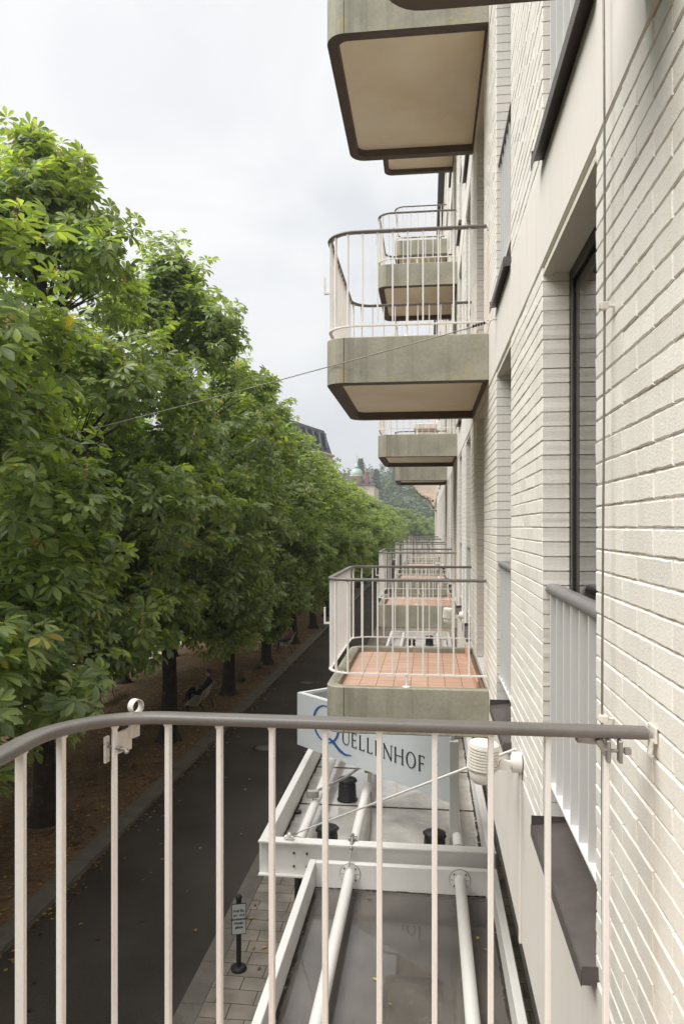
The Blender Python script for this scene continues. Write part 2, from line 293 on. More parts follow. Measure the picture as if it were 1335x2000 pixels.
# ------------------------------------------------------------------ mesh helpers
class MB:
    """collects shapes; build() links them as ONE mesh object"""
    def __init__(s): s.v = []; s.f = []; s.m = []; s.sm = []
    def add(s, vs, fs, mi=0, smooth=False):
        o = len(s.v); s.v.extend([tuple(v) for v in vs])
        for f in fs: s.f.append([i + o for i in f]); s.m.append(mi); s.sm.append(smooth)
    def box(s, x0, x1, y0, y1, z0, z1, mi=0, bev=0.0, mat=None):
        if bev > 0 and min(x1 - x0, y1 - y0, z1 - z0) > 2.2 * bev:
            bm = bmesh.new(); bmesh.ops.create_cube(bm, size=1)
            for v in bm.verts:
                v.co = Vector(((x0 + x1) / 2 + v.co.x * (x1 - x0), (y0 + y1) / 2 + v.co.y * (y1 - y0), (z0 + z1) / 2 + v.co.z * (z1 - z0)))
            bmesh.ops.bevel(bm, geom=bm.edges[:], offset=bev, segments=1, affect='EDGES')
            vs = [v.co.copy() for v in bm.verts]; fs = [[v.index for v in f.verts] for f in bm.faces]; bm.free()
        else:
            vs = [Vector(p) for p in ((x0, y0, z0), (x1, y0, z0), (x1, y1, z0), (x0, y1, z0), (x0, y0, z1), (x1, y0, z1), (x1, y1, z1), (x0, y1, z1))]
            fs = [(0, 3, 2, 1), (4, 5, 6, 7), (0, 1, 5, 4), (1, 2, 6, 5), (2, 3, 7, 6), (3, 0, 4, 7)]
        if mat is not None: vs = [mat @ v for v in vs]
        s.add(vs, fs, mi)
    def obox(s, c, size, rot=(0, 0, 0), mi=0, bev=0.0):
        from mathutils import Euler
        mt = Matrix.Translation(c) @ Euler(rot).to_matrix().to_4x4()
        a, b, d = size[0] / 2, size[1] / 2, size[2] / 2
        s.box(-a, a, -b, b, -d, d, mi, bev, mt)
    def tube(s, pts, r, n=10, mi=0, caps=True, smooth=True, flat=None):
        pts = [Vector(p) for p in pts]
        rs = r if isinstance(r, (list, tuple)) else [r] * len(pts)
        rings = []; up = Vector((0, 0, 1)); prev = None
        for i, p in enumerate(pts):
            t = (pts[min(i + 1, len(pts) - 1)] - pts[max(i - 1, 0)]).normalized()
            if prev is None:
                a = up if abs(t.z) < 0.95 else Vector((1, 0, 0))
                x = t.cross(a).normalized()
            else:
                x = (prev - t * prev.dot(t)).normalized()
            y = t.cross(x).normalized(); prev = x
            rings.append([p + (x * math.cos(2 * PI * k / n) + y * math.sin(2 * PI * k / n)) * rs[i] for k in range(n)])
        vs = [v for rg in rings for v in rg]; fs = []
        for i in range(len(pts) - 1):
            for k in range(n):
                fs.append((i * n + k, i * n + (k + 1) % n, (i + 1) * n + (k + 1) % n, (i + 1) * n + k))
        s.add(vs, fs, mi, smooth)
        if caps:
            s.add(rings[0], [list(range(n))[::-1]], mi); s.add(rings[-1], [list(range(n))], mi)
    def sweep(s, pts, prof, mi=0, smooth=True, closed=False):
        """profile points (side, up) swept along a level path"""
        pts = [Vector(p) for p in pts]; n = len(prof); rings = []
        for i, p in enumerate(pts):
            if closed: t = (pts[(i + 1) % len(pts)] - pts[i - 1])
            else:
                t = (pts[min(i + 1, len(pts) - 1)] - pts[max(i - 1, 0)])
            t.z = 0; t.normalize(); sd = Vector((t.y, -t.x, 0))
            rings.append([p + sd * a + Vector((0, 0, b)) for a, b in prof])
        vs = [v for rg in rings for v in rg]; fs = []
        for i in range(len(pts) - (0 if closed else 1)):
            j = (i + 1) % len(pts)
            for k in range(n): fs.append((i * n + k, j * n + k, j * n + (k + 1) % n, i * n + (k + 1) % n))
        s.add(vs, fs, mi, smooth)
        if not closed:
            s.add(rings[0], [list(range(n))], mi); s.add(rings[-1], [list(range(n))[::-1]], mi)
    def lathe(s, prof, c=(0, 0, 0), n=20, mi=0, smooth=True, mat=None):
        vs = []; fs = []
        for r, z in prof:
            for k in range(n): vs.append(Vector((r * math.cos(2 * PI * k / n), r * math.sin(2 * PI * k / n), z)))
        for i in range(len(prof) - 1):
            for k in range(n): fs.append((i * n + k, i * n + (k + 1) % n, (i + 1) * n + (k + 1) % n, (i + 1) * n + k))
        fs.append(tuple(range(n))[::-1]); fs.append(tuple(range((len(prof) - 1) * n, len(prof) * n)))
        mt = Matrix.Translation(c) @ (mat if mat is not None else Matrix())
        s.add([mt @ v for v in vs], fs, mi, smooth)
    def prism(s, poly, z0, z1, mi=0, mat=None):
        n = len(poly); vs = [Vector((x, y, z0)) for x, y in poly] + [Vector((x, y, z1)) for x, y in poly]
        fs = [tuple(range(n))[::-1], tuple(range(n, 2 * n))] + [(i, (i + 1) % n, n + (i + 1) % n, n + i) for i in range(n)]
        if mat is not None: vs = [mat @ v for v in vs]
        s.add(vs, fs, mi)
    def mesh(s, name, mats):
        me = bpy.data.meshes.new(name); me.from_pydata(s.v, [], s.f)
        for m in (mats if isinstance(mats, (list, tuple)) else [mats]): me.materials.append(m)
        me.polygons.foreach_set('material_index', s.m); me.polygons.foreach_set('use_smooth', s.sm)
        bm = bmesh.new(); bm.from_mesh(me); bmesh.ops.recalc_face_normals(bm, faces=bm.faces); bm.to_mesh(me); bm.free()
        me.update(); return me
    def build(s, name, mats, parent=None, loc=(0, 0, 0)):
        o = bpy.data.objects.new(name, s.mesh(name, mats)); COL.objects.link(o); o.location = loc
        if parent: o.parent = parent
        return o

def tag(o, label=None, cat=None, group=None, kind=None):
    if label: o['label'] = label
    if cat: o['category'] = cat
    if group: o['group'] = group
    if kind: o['kind'] = kind
    return o
def empty(name, loc=(0, 0, 0), rz=0, label=None, cat=None, group=None):
    o = bpy.data.objects.new(name, None); COL.objects.link(o); o.location = loc; o.rotation_euler = (0, 0, rz)
    o.empty_display_size = 0.2
    return tag(o, label, cat, group)
def kids(o): return [c for c in bpy.data.objects if c.parent == o]
def copy_tree(o, parent=None, _k=None):
    c = o.copy(); COL.objects.link(c); c.parent = parent
    for ch in kids(o): copy_tree(ch, c)
    return c
def place(o, loc, rz=None, label=None, sc=None):
    o.location = loc
    if rz is not None: o.rotation_euler = (0, 0, rz)
    if sc is not None: o.scale = sc
    if label: o['label'] = label
    return o
ORD = ['first', 'second', 'third', 'fourth', 'fifth', 'sixth', 'seventh', 'eighth', 'ninth', 'tenth', 'eleventh', 'twelfth',
       'thirteenth', 'fourteenth', 'fifteenth', 'sixteenth', 'seventeenth', 'eighteenth', 'nineteenth', 'twentieth', 'twenty-first',
       'twenty-second', 'twenty-third', 'twenty-fourth', 'twenty-fifth', 'twenty-sixth']

# ------------------------------------------------------------------ ground
def sheet(name, x0, x1, y0, y1, z, mat, nx=1, ny=1):
    mb = MB()
    vs = [(x0 + (x1 - x0) * i / nx, y0 + (y1 - y0) * j / ny, z) for j in range(ny + 1) for i in range(nx + 1)]
    fs = [(j * (nx + 1) + i, j * (nx + 1) + i + 1, (j + 1) * (nx + 1) + i + 1, (j + 1) * (nx + 1) + i) for j in range(ny) for i in range(nx)]
    mb.add(vs, fs)
    return tag(mb.build(name, mat), kind='structure')
sheet('ground', -1500, 1500, -300, 2600, G - 0.13, M['farground'])
sheet('promenade', -13.3, -6.5, -30, 300, G + 0.0, M['earth'], 4, 60)
sheet('pale_path', -27, -13.3, -30, 300, G - 0.02, M['palepath'])
sheet('road', -6.4, -3.2, -30, 300, G - 0.10, M['asphalt'])
sheet('pavement', -3.0, 6.0, -30, 300, G + 0.0, M['paving'])
def kerb(name, x0, x1, step):
    mb = MB(); y = -12.0; rr = random.Random(3)
    while y < 250:
        L = step * rr.uniform(0.8, 1.2) if y < 70 else 25
        j = rr.uniform(-0.006, 0.006)
        mb.box(x0, x1, y + 0.006, y + L - 0.006, G - 0.12, G + 0.012 + j, 0, 0.012 if y < 60 else 0)
        y += L
    return tag(mb.build(name, M['kerb']), kind='structure')
kerb('promenade_kerb', -6.78, -6.40, 0.95)
kerb('pavement_kerb', -3.30, -2.98, 0.95)

# ------------------------------------------------------------------ facade
P = 6.25; F = 2.82; XW = 0.4806
NP0, NP1 = -1, 5            # pitches along the wall
BZ0, BZ1 = -1.29, 1.10      # brick storey (camera's storey = level 0)
CRS = (BZ1 - BZ0) / 39
# openings within a pitch (Y at pitch 0)
OPEN = [(2.18, 3.18), (4.36, 5.28), (6.42, 7.39)]
PIERS = [(3.18, 4.36), (5.28, 6.42), (7.39, 8.43)]      # the last is the near pier shifted by a pitch
DEP = 0.112

def brick_pier(y0, y1, fine=False, seed=1):
    """painted running-bond pier from y0 to y1, z BZ0..BZ1, face at XW"""
    rr = random.Random(seed); mb = MB()
    mb.box(XW + 0.0048, XW + DEP - 0.006, y0 + 0.005, y1 - 0.005, BZ0 + 0.001, BZ1 - 0.001, 1)
    L = 0.25; jh, jv = 0.0048, 0.0036
    for r in range(39):
        z0 = BZ0 + r * CRS + jh / 2; z1 = z0 + CRS - jh
        ys = [y0]; y = y0 + (L if r % 2 == 0 else L / 2)
        while y < y1 - 0.06: ys.append(y); y += L
        ys.append(y1)
        for a, b in zip(ys[:-1], ys[1:]):
            A = a + (jv / 2 if a > y0 else 0); B = b - (jv / 2 if b < y1 else 0)
            n, mzz = (9, 3) if fine else (1, 1)
            xo = rr.uniform(-0.0012, 0.0012); tilt = rr.uniform(-0.0008, 0.0008)
            def pt(i, k, inset, x):
                jy = rr.uniform(-1, 1) * (0.0010 if fine else 0.0006); jz = rr.uniform(-1, 1) * (0.0013 if fine else 0.0008)
                return (x + tilt * (k - 1), A + inset + (B - A - 2 * inset) * i / n + jy, z0 + inset + (z1 - z0 - 2 * inset) * k / mzz + jz)
            # rings: inner front, outer edge, back
            per = [(i, 0) for i in range(n)] + [(n, k) for k in range(mzz)] + [(n - i, mzz) for i in range(n)] + [(0, mzz - k) for k in range(mzz)]
            q = len(per)
            ring0 = [pt(i, k, 0.0030, XW + xo) for i, k in per]
            ring1 = [pt(i, k, 0.0, XW + xo + 0.0032) for i, k in per]
            bx = XW + DEP
            ring2 = [(bx, p[1], p[2]) for p in ring1]
            vs = ring0 + ring1 + ring2
            fs = [tuple(range(q))]
            for k in range(q):
                k2 = (k + 1) % q
                fs.append((k, q + k, q + k2, k2)); fs.append((q + k, 2 * q + k, 2 * q + k2, q + k2))
            mb.add(vs, fs, 0)
    return mb.mesh('brick_pier', [M['brick'], M['mortar']])

hotel = empty('hotel_building', (0, 0, 0), 0, 'long cream hotel facade of painted brick piers and pale bands along the street', 'building')

def hotel_part(name, me, y=0, z=0, parent=None):
    o = bpy.data.objects.new(name, me); COL.objects.link(o); o.parent = parent or hotel; o.location = (0, y, z); return o

pm = [brick_pier(a, b, False, i + 2) for i, (a, b) in enumerate(PIERS)]
pm_near = brick_pier(PIERS[2][0] - P, PIERS[2][1] - P, True, 11)
pm_n1 = brick_pier(*PIERS[0], True, 12)
for lv in range(0, 4):
    for k in range(NP0, NP1 + 1):
        for i in range(3):
            if k == -1 and i == 2 and lv <= 1:
                hotel_part('brick_pier', pm_near, 0, lv * F)
            elif k == 0 and i == 0 and lv == 0:
                hotel_part('brick_pier', pm_n1, 0, 0)
            else:
                hotel_part('brick_pier', pm[i], k * P, lv * F)
Y0W, Y1W = PIERS[0][0] - P, PIERS[2][1] + NP1 * P
# floor bands
for lv in range(-1, 4):
    zb = BZ1 + lv * F; mb = MB()
    z0 = zb + 0.006 if lv >= 0 else -2.13
    z1 = zb + (F - (BZ1 - BZ0)) - 0.003
    mb.box(XW - 0.004, 1.35, Y0W, Y1W, z0, z1, 0, 0.004)
    if lv >= 0: mb.box(XW + 0.012, 1.2, Y0W + 0.01, Y1W - 0.01, zb - 0.012, zb + 0.008, 1)   # shadow groove under the band
    mb.build('wall_band', [M['plaster'], M['mortar']], hotel)
# inner wall behind the windows, back and end walls
mb = MB()
mb.box(3.2, 3.3, Y0W, Y1W, -2.1, 9.9); 
mb.build('room_wall', M['room'], hotel)
mb = MB(); mb.box(XW + DEP + 0.001, 9, Y1W - 0.25, Y1W - 0.002, -2.12, 9.9, 0)
mb.box(XW + DEP + 0.001, 9, Y0W + 0.002, Y0W + 0.25, -2.12, 9.9, 0)
mb.build('end_wall', M['plaster'], hotel)
# roof edge
mb = MB(); zt = BZ0 + 4 * F
mb.box(0.30, 9, Y0W - 0.1, Y1W + 0.1, zt + 0.003, zt + 0.42, 0, 0.02)
mb.box(0.36, 9, Y0W - 0.05, Y1W + 0.05, zt + 0.42, zt + 0.9, 0)
mb.build('roof', M['fascia'], hotel)
# ground floor, set back
mb = MB()
for k in range(-1, 7):
    yc = k * P + 2.0
    mb.box(1.36, 1.66, yc - 0.28, yc + 0.28, G + 0.01, -2.132, 0, 0.01)
mb.box(1.38, 1.6, Y0W, Y1W, G + 0.01, G + 0.45, 0)
mb.box(1.38, 1.6, Y0W, Y1W, -2.75, -2.134, 0)
mb.build('ground_floor_wall', M['plaster'], hotel)
for k in range(-1, 6):
    y = k * P + 2.285
    mb = MB()
    for j in range(5):
        yy = y + j * (5.68 - 0.06) / 4
        mb.box(1.42, 1.50, yy, yy + 0.06, G + 0.452, -2.752)
    mb.box(1.425, 1.495, y + 0.06, y + 5.62, -3.75, -3.68)
    fr = mb.build('shop_window', M['frame'], hotel)
    mb = MB(); mb.box(1.455, 1.465, y + 0.02, y + 5.66, G + 0.46, -2.76)
    mb.build('pane', M['shopglass'], fr)
mb = MB(); mb.box(4.0, 4.1, Y0W, Y1W, G, -2.1); mb.box(1.7, 4.0, Y0W, Y1W, -2.2, -2.15)
mb.build('lobby_wall', M['room'], hotel)

# windows: frame > pane, curtain ; sill, guard rail with slats
def window_meshes(y0, y1, guard):
    xg = XW + DEP + 0.002; zb, zt_ = BZ0 + 0.05, BZ1 - 0.018
    mb = MB()
    t = 0.055
    for a, b, c, d in ((y0, y0 + t, zb, zt_), (y1 - t, y1, zb, zt_), (y0 + t, y1 - t, zb, zb + t), (y0 + t, y1 - t, zt_ - t, zt_)):
        mb.box(xg, xg + 0.07, a + 0.001, b - 0.001, c, d, 0, 0.003)
    q = t + 0.012; s = 0.06
    for a, b, c, d in ((y0 + q, y0 + q + s, zb + q, zt_ - q), (y1 - q - s, y1 - q, zb + q, zt_ - q), (y0 + q + s, y1 - q - s, zb + q, zb + q + s), (y0 + q + s, y1 - q - s, zt_ - q - s, zt_ - q)):
        mb.box(xg + 0.012, xg + 0.065, a, b, c, d, 0, 0.003)
    fr = mb.mesh('window_frame', M['frame'])
    mb = MB(); mb.box(xg + 0.0135, xg + 0.018, y0 + q + s - .01, y1 - q - s + .01, zb + q + s - .01, zt_ - q - s + .01)
    pane = mb.mesh('pane', M['glass'])
    mb = MB(); n = 60; vs = []
    for i in range(n + 1):
        yy = y0 + 0.02 + (y1 - y0 - 0.04) * i / n; xx = xg + 0.22 + 0.018 * math.sin(i * 1.3) + 0.008 * math.sin(i * 3.1)
        vs += [(xx, yy, zb), (xx, yy, zt_)]
    mb.add(vs, [(2 * i, 2 * i + 2, 2 * i + 3, 2 * i + 1) for i in range(n)], 0, True)
    cur = mb.mesh('curtain', M['curtain'])
    # sill: sloping zinc tray with turned-down front edge and upstands
    mb = MB(); zs = BZ0 + 0.035
    xo = XW - 0.045
    mb.add([(xo, y0 - 0.03, zs - 0.012), (xg + .01, y0 - 0.03, zs + 0.012), (xg + .01, y1 + 0.0, zs + 0.012), (xo, y1 + 0.0, zs - 0.012),
            (xo, y0 - 0.03, zs - 0.016), (xg + .01, y0 - 0.03, zs + 0.006), (xg + .01, y1 + 0.0, zs + 0.006), (xo, y1 + 0.0, zs - 0.016)],
           [(0, 1, 2, 3), (4, 7, 6, 5), (0, 4, 5, 1), (2, 6, 7, 3)])
    mb.box(xo - 0.003, xo, y0 - 0.03, y1, zs - 0.055, zs - 0.008)
    mb.box(xo, XW + 0.10, y0 - 0.032, y0 - 0.029, zs - 0.05, zs + 0.004); 
    mb.box(xg - 0.004, xg + 0.0005, y0, y1, zs + 0.01, zs + 0.05)
    mb.box(xo, xg, y1 - 0.003, y1 - 0.0005, zs - 0.01, zs + 0.03)
    sill = mb.mesh('sill', M['sill'])
    mb = MB(); zl_ = BZ1 - 0.013
    mb.box(XW + 0.004, XW + 0.045, y0 + 0.002, y1 - 0.002, zl_ - 0.022, zl_, 0); mb.box(XW + 0.0455, XW + DEP, y0 + 0.002, y1 - 0.002, zl_ - 0.012, zl_, 0)
    lint = mb.mesh('lintel', M['reveal'])
    gr = None
    if guard:
        mb = MB(); xr = XW + 0.045
        zr = -0.275; zl = -1.06
        nn = 7
        for i in range(nn):
            yy = y0 + 0.065 + (y1 - y0 - 0.13) * i / (nn - 1)
            mb.box(xr - 0.022, xr + 0.022, yy - 0.005, yy + 0.005, zl, zr, 0)
        mb.box(xr - 0.026, xr + 0.026, y0 + 0.003, y1 - 0.003, zl - 0.012, zl, 0, 0.002)
        prof = [(-0.034, -0.008), (-0.030, 0.010), (-0.018, 0.020), (0.018, 0.020), (0.030, 0.010), (0.034, -0.008), (0.028, -0.014), (-0.028, -0.014)]
        mb.sweep([(xr, y0 + 0.004, zr + 0.014), (xr, y1 - 0.004, zr + 0.014)], prof, 1)
        gr = mb.mesh('guard_rail', [M['greyslat'], M['greycap']])
    return fr, pane, cur, sill, gr, lint
wm = [window_meshes(OPEN[0][0], OPEN[0][1], True), window_meshes(OPEN[1][0], OPEN[1][1], True), window_meshes(OPEN[2][0], OPEN[2][1], False)]
for lv in range(4):
    for k in range(NP0, NP1 + 1):
        for i in range(3):
            fr, pane, cur, sill, gr, lint = wm[i]
            if k == -1 and i < 2: continue
            o = hotel_part('window' if i < 2 else 'balcony_door', fr, k * P, lv * F)
            for nm, me in (('pane', pane), ('curtain', cur), ('sill', sill), ('guard_rail', gr), ('lintel', lint)):
                if me is None or (i == 2 and nm == 'sill'): continue
                c = bpy.data.objects.new(nm, me); COL.objects.link(c); c.parent = o
# ------------------------------------------------------------------ balconies
X_OUT = -0.826; BY0, BY1 = 5.863, 7.93    # balcony of pitch 0
def rounded(x0, x1, y0, y1, r, n=7):
    """outline from the wall at y0, out, round two corners, back to the wall at y1"""
    pts = [(x1, y0)]
    for k in range(n + 1):
        a = -PI / 2 - (PI / 2) * k / n
        pts.append((x0 + r + r * math.cos(a), y0 + r + r * math.sin(a)))
    for k in range(n + 1):
        a = PI - (PI / 2) * k / n
        pts.append((x0 + r + r * math.cos(a), y1 - r + r * math.sin(a)))
    pts.append((x1, y1))
    return pts
def balcony_meshes(zb, zt):
    XI = 0.474; out = {}
    o = rounded(X_OUT, XI, BY0, BY1, 0.15); i_ = rounded(X_OUT + 0.09, XI - 0.012, BY0 + 0.09, BY1 - 0.09, 0.09)
    n = len(o); mb = MB()
    zf = zt - 0.05; zs = zb + 0.075
    # outer faces with a small chamfer at the top
    ch = rounded(X_OUT + 0.008, XI, BY0 + 0.008, BY1 - 0.008, 0.146)
    def ring(pts, z): return [(x, y, z) for x, y in pts]
    vs = ring(o, zb + 0.006) + ring(o, zt - 0.008) + ring(ch, zt) + ring(i_, zt - 0.004) + ring(i_, zf - 0.02)
    fs = []
    for L in range(4):
        for k in range(n):
            k2 = (k + 1) % n
            fs.append((L * n + k, L * n + k2, (L + 1) * n + k2, (L + 1) * n + k))
    mb.add(vs, fs, 0)
    out['trough'] = mb.mesh('concrete_trough', M['concrete'])
    mb = MB()
    oo = rounded(X_OUT + 0.006, XI - 0.001, BY0 + 0.006, BY1 - 0.006, 0.147)
    vs = ring(oo, zb + 0.008) + ring(oo, zb) + ring(i_, zb) + ring(i_, zs)
    fs = []
    for L in range(3):
        for k in range(n):
            k2 = (k + 1) % n
            fs.append((L * n + k, L * n + k2, (L + 1) * n + k2, (L + 1) * n + k))
    mb.add(vs, fs, 0)
    out['rim'] = mb.mesh('underside_rim', M['rimdark'])
    mb = MB(); mb.add(ring(i_, zs - 0.001), [tuple(range(n))]); mb.add(ring(i_, zs + 0.02), [tuple(range(n))])
    out['soffit'] = mb.mesh('soffit', M['soffit'])
    mb = MB(); mb.add(ring(i_, zf), [tuple(range(n))])
    mb.box(XI - 0.085, XI - 0.071, BY0 + 0.10, BY1 - 0.10, zf + 0.002, zt + 0.05)
    out['floor'] = mb.mesh('floor_tiles', M['tile'])
    sm_ = []
    for yy, s in ((BY0, -1), (BY1, 1)):
        mb = MB(); mb.box(X_OUT + 0.150, X_OUT + 0.156, min(yy, yy + s * 0.0015), max(yy, yy + s * 0.0015), zb + 0.01, zt - 0.006); sm_.append(mb.mesh('joint_seam', M['seam']))
    for yy in (BY0 + 0.152, BY1 - 0.158):
        mb = MB(); mb.box(X_OUT - 0.0015, X_OUT, yy, yy + 0.006, zb + 0.01, zt - 0.006); sm_.append(mb.mesh('joint_seam', M['seam']))
    out['seam'] = sm_
    # railing
    path = rounded(X_OUT + 0.012, XI - 0.012, BY0 + 0.05, BY1 - 0.03, 0.22, 10)
    # resample for even baluster spacing
    seg = [0]
    for a, b in zip(path[:-1], path[1:]): seg.append(seg[-1] + math.dist(a, b))
    def at(s):
        for k in range(len(path) - 1):
            if s <= seg[k + 1] or k == len(path) - 2:
                u = (s - seg[k]) / (seg[k + 1] - seg[k]); a, b = path[k], path[k + 1]
                return (a[0] + (b[0] - a[0]) * u, a[1] + (b[1] - a[1]) * u, math.atan2(b[1] - a[1], b[0] - a[0]))
    zr = zb + 1.235; zl = zt + 0.10
    prof = []
    for k in range(14):
        a = 2 * PI * k / 14; ca, sa = math.cos(a), math.sin(a)
        prof.append((0.023 * math.copysign(abs(ca) ** 0.55, ca), 0.0125 * math.copysign(abs(sa) ** 0.75, sa)))
    mb = MB(); mb.sweep([(x, y, zr) for x, y in path], prof)
    out['handrail'] = mb.mesh('handrail', M['handrail'])
    mb = MB(); mb.sweep([(x, y, zl) for x, y in path], [(-0.014, -0.005), (0.014, -0.005), (0.014, 0.005), (-0.014, 0.005)], 0, False)
    mb.tube([(0.474, path[0][1], zr - 0.03), (0.474, path[0][1], zr - 0.005)], 0.012)
    out['lower'] = mb.mesh('lower_rail', M['white'])
    mb = MB(); xm = -0.17
    for yy in (BY0 + 0.05, BY1 - 0.03):
        mb.tube([(xm, yy, zt + 0.002), (xm, yy, zl)], 0.010, 8)
        mb.lathe([(0.035, 0), (0.035, 0.006), (0.014, 0.012)], (xm, yy, zt - 0.001), 14)
    out['post'] = mb.mesh('support_post', M['white'])
    mb = MB(); ym = BY0 + 0.33
    mb.box(X_OUT - 0.055, X_OUT + 0.012, ym, ym + 0.03, zl + 0.36, zl + 0.375); mb.box(X_OUT - 0.055, X_OUT - 0.043, ym, ym + 0.03, zl + 0.375, zl + 0.50)
    out['bracket'] = mb.mesh('planter_bracket', M['white'])
    bars = []
    # the far run of the railing fixes the phase
    tot = seg[-1]; sp = 0.1215; s0 = tot - (XI - 0.012 - 0.0148) - 3 * sp
    s0 = s0 % sp
    k = 0; s = s0
    mb = MB(); mb.box(-0.010, 0.010, -0.006, 0.006, zl + 0.005, zr - 0.008, 0, 0.0015)
    mb.box(-0.0125, 0.0125, -0.0085, 0.0085, zl + 0.004, zl + 0.011, 0, 0.002); mb.box(-0.0125, 0.0125, -0.0085, 0.0085, zr - 0.018, zr - 0.010, 0, 0.002)
    out['bar'] = mb.mesh('baluster', M['white'])
    s = tot - (XI - 0.012 - (0.0148 + 3 * sp))
    while s > 0.04:
        x, y, a = at(s); bars.append((x, y, a + PI / 2)); s -= sp
    out['bars'] = bars
    return out
BM = balcony_meshes(-1.665, -1.29)

LVN = ["camera's own floor", "floor above the camera", "second floor above the camera", "third floor above the camera"]
def balcony(lv, k, label, parts=('trough', 'rim', 'soffit', 'floor', 'seam', 'handrail', 'lower', 'post', 'bracket')):
    r = empty('balcony', (0, k * P, lv * F), 0, label, 'balcony', 'concrete balconies along the facade')
    nm = {'trough': 'concrete_trough', 'rim': 'underside_rim', 'soffit': 'soffit', 'floor': 'floor_tiles', 'seam': 'joint_seam',
          'lower': 'lower_rail', 'post': 'support_post', 'bracket': 'planter_bracket', 'handrail': 'handrail'}
    tr = None
    for p in parts:
        for me in (BM[p] if isinstance(BM[p], list) else [BM[p]]):
            o = bpy.data.objects.new(nm[p], me); COL.objects.link(o); o.parent = r
            if p == 'trough': tr = o
            if p == 'seam' and tr: o.parent = tr
    for x, y, a in BM['bars']:
        o = bpy.data.objects.new('baluster', BM['bar']); COL.objects.link(o); o.parent = r
        o.location = (x, y, 0); o.rotation_euler = (0, 0, a)
    return r
nb = balcony(0, -1, 'foreground balcony railing, brown handrail running right across the bottom of the view')
nb.location.z = -0.010; nb.location.y -= 0.022
BL = {(0, 0): 'low balcony with orange tiled floor seen from above, over the blue and black sign',
      (0, 1): 'second tiled balcony down the lowest row, seen through the railing of the one before it',
      (0, 2): 'third tiled balcony down the lowest row along the facade',
      (0, 3): 'fourth tiled balcony down the lowest row, tiny beside the tree row',
      (0, 4): 'fifth and last balcony down the lowest row, almost hidden behind the others',
      (1, 0): 'mid-height balcony whose grey trough is crossed by the thin overhead wire',
      (1, 1): 'small grey balcony under and behind the one crossed by the wire',
      (1, 2): 'smallest grey balcony of the middle row, just above the carved stone oriel',
      (2, 0): 'uppermost large balcony at the top of the view, wide beige underside framed in brown',
      (2, 1): 'balcony seen through the railing above the wire, beige underside and rounded rail behind the bars',
      (2, 2): 'third balcony of the upper row, hidden mostly behind the railing above the wire',
      (3, 1): 'balcony with a beige underside peeping out just beneath the uppermost large one',
      (3, 2): 'distant high balcony with thin rail against the sky beside the dark roof edge'}
for (lv, k), lb in BL.items(): balcony(lv, k, lb)
# slab of a smaller terrace overhead
mb = MB()
o_ = rounded(-0.10, 0.474, 1.40, 1.69, 0.09); n = len(o_)
mb.add([(x, y, 1.185) for x, y in o_] + [(x, y, 1.50) for x, y in o_], [tuple(range(n))] + [tuple(range(n, 2 * n))] + [(i, (i + 1) % n, n + (i + 1) % n, n + i) for i in range(n)], 0)
c_ = empty('overhead_canopy_slab', (0, 0, 0), 0, 'edge of a brown slab directly overhead, cut off by the top of the view', 'canopy slab')
mb.build('slab', M['rimdark'], c_)
mb = MB(); mb.box(0.0, 0.46, 1.691, 1.696, 1.23, 1.48); mb.build('edge_strip', M['concrete'], c_)

# ------------------------------------------------------------------ things on the near railing and wall
YR = BY1 - 0.03 - P - 0.022; ZR = -1.665 + 1.235 - 0.010
# parasol clamp on the left
t = empty('parasol_clamp', (-0.705, YR - 0.02, ZR), 0, 'chipped white parasol clamp with a ring above the left part of the handrail', 'clamp', 'clamps on the near railing')
mb = MB()
ring = [(0.018 * math.cos(a) * 1.0, 0.0, 0) for a in (0,)]
pts = []
mb2 = []
n = 26; r0, r1 = 0.0150, 0.0170
vs = []
for k in range(n + 1):
    a = R(-120) + R(352) * k / n
    for rr_, yy in ((r0, -0.009), (r1, -0.009), (r1, 0.009), (r0, 0.009)):
        vs.append((rr_ * math.cos(a), yy, rr_ * math.sin(a)))
fs = []
for k in range(n):
    for j in range(4): fs.append((k * 4 + j, k * 4 + (j + 1) % 4, (k + 1) * 4 + (j + 1) % 4, (k + 1) * 4 + j))
mb.add(vs, fs, 0)
mt_ = Matrix.Translation((0.026, 0.040, 0.0195)) @ Matrix.Rotation(R(62), 4, 'Z')
mb.v = [tuple(mt_ @ Vector(v)) for v in mb.v]
mb.build('ring', M['chippaint'], t)
mb = MB()
mb.obox((-0.022, -0.012, -0.068), (0.006, 0.018, 0.060), (0, 0, R(-8)), 0, 0.0015)
mb.obox((0.010, 0.004, -0.052), (0.006, 0.055, 0.050), (0, 0, R(-20)), 0, 0.0015)
mb.obox((0.026, 0.030, -0.028), (0.010, 0.030, 0.045), (0, 0, R(-20)), 0, 0.0015)
mb.build('clamp_plate', M['chippaint'], t)
mb = MB(); mb.tube([(-0.026, -0.008, -0.062), (0.034, -0.030, -0.062)], 0.0038, 8); mb.tube([(0.012, -0.022, -0.062), (0.018, -0.0245, -0.062)], 0.0068, 6)
mb.tube([(0.030, -0.028, -0.062), (0.035, -0.030, -0.068)], 0.0060, 6)
mb.build('bolt', M['steel'], t)
t = empty('railing_clamp', (0.392, YR - 0.012, ZR), 0, 'weathered metal clamp under the handrail at its right end, beside the cable', 'clamp', 'clamps on the near railing')
mb = MB()
mb.obox((-0.048, 0.02, -0.020), (0.050, 0.022, 0.015), (0, R(4), 0), 0, 0.002)
mb.build('arm', M['steel'], t)
mb = MB()
mb.obox((-0.012, -0.006, -0.036), (0.008, 0.022, 0.048), (0, R(0), 0), 0, 0.002)
mb.obox((0.012, -0.006, -0.036), (0.008, 0.022, 0.048), (0, 0, 0), 0, 0.002)
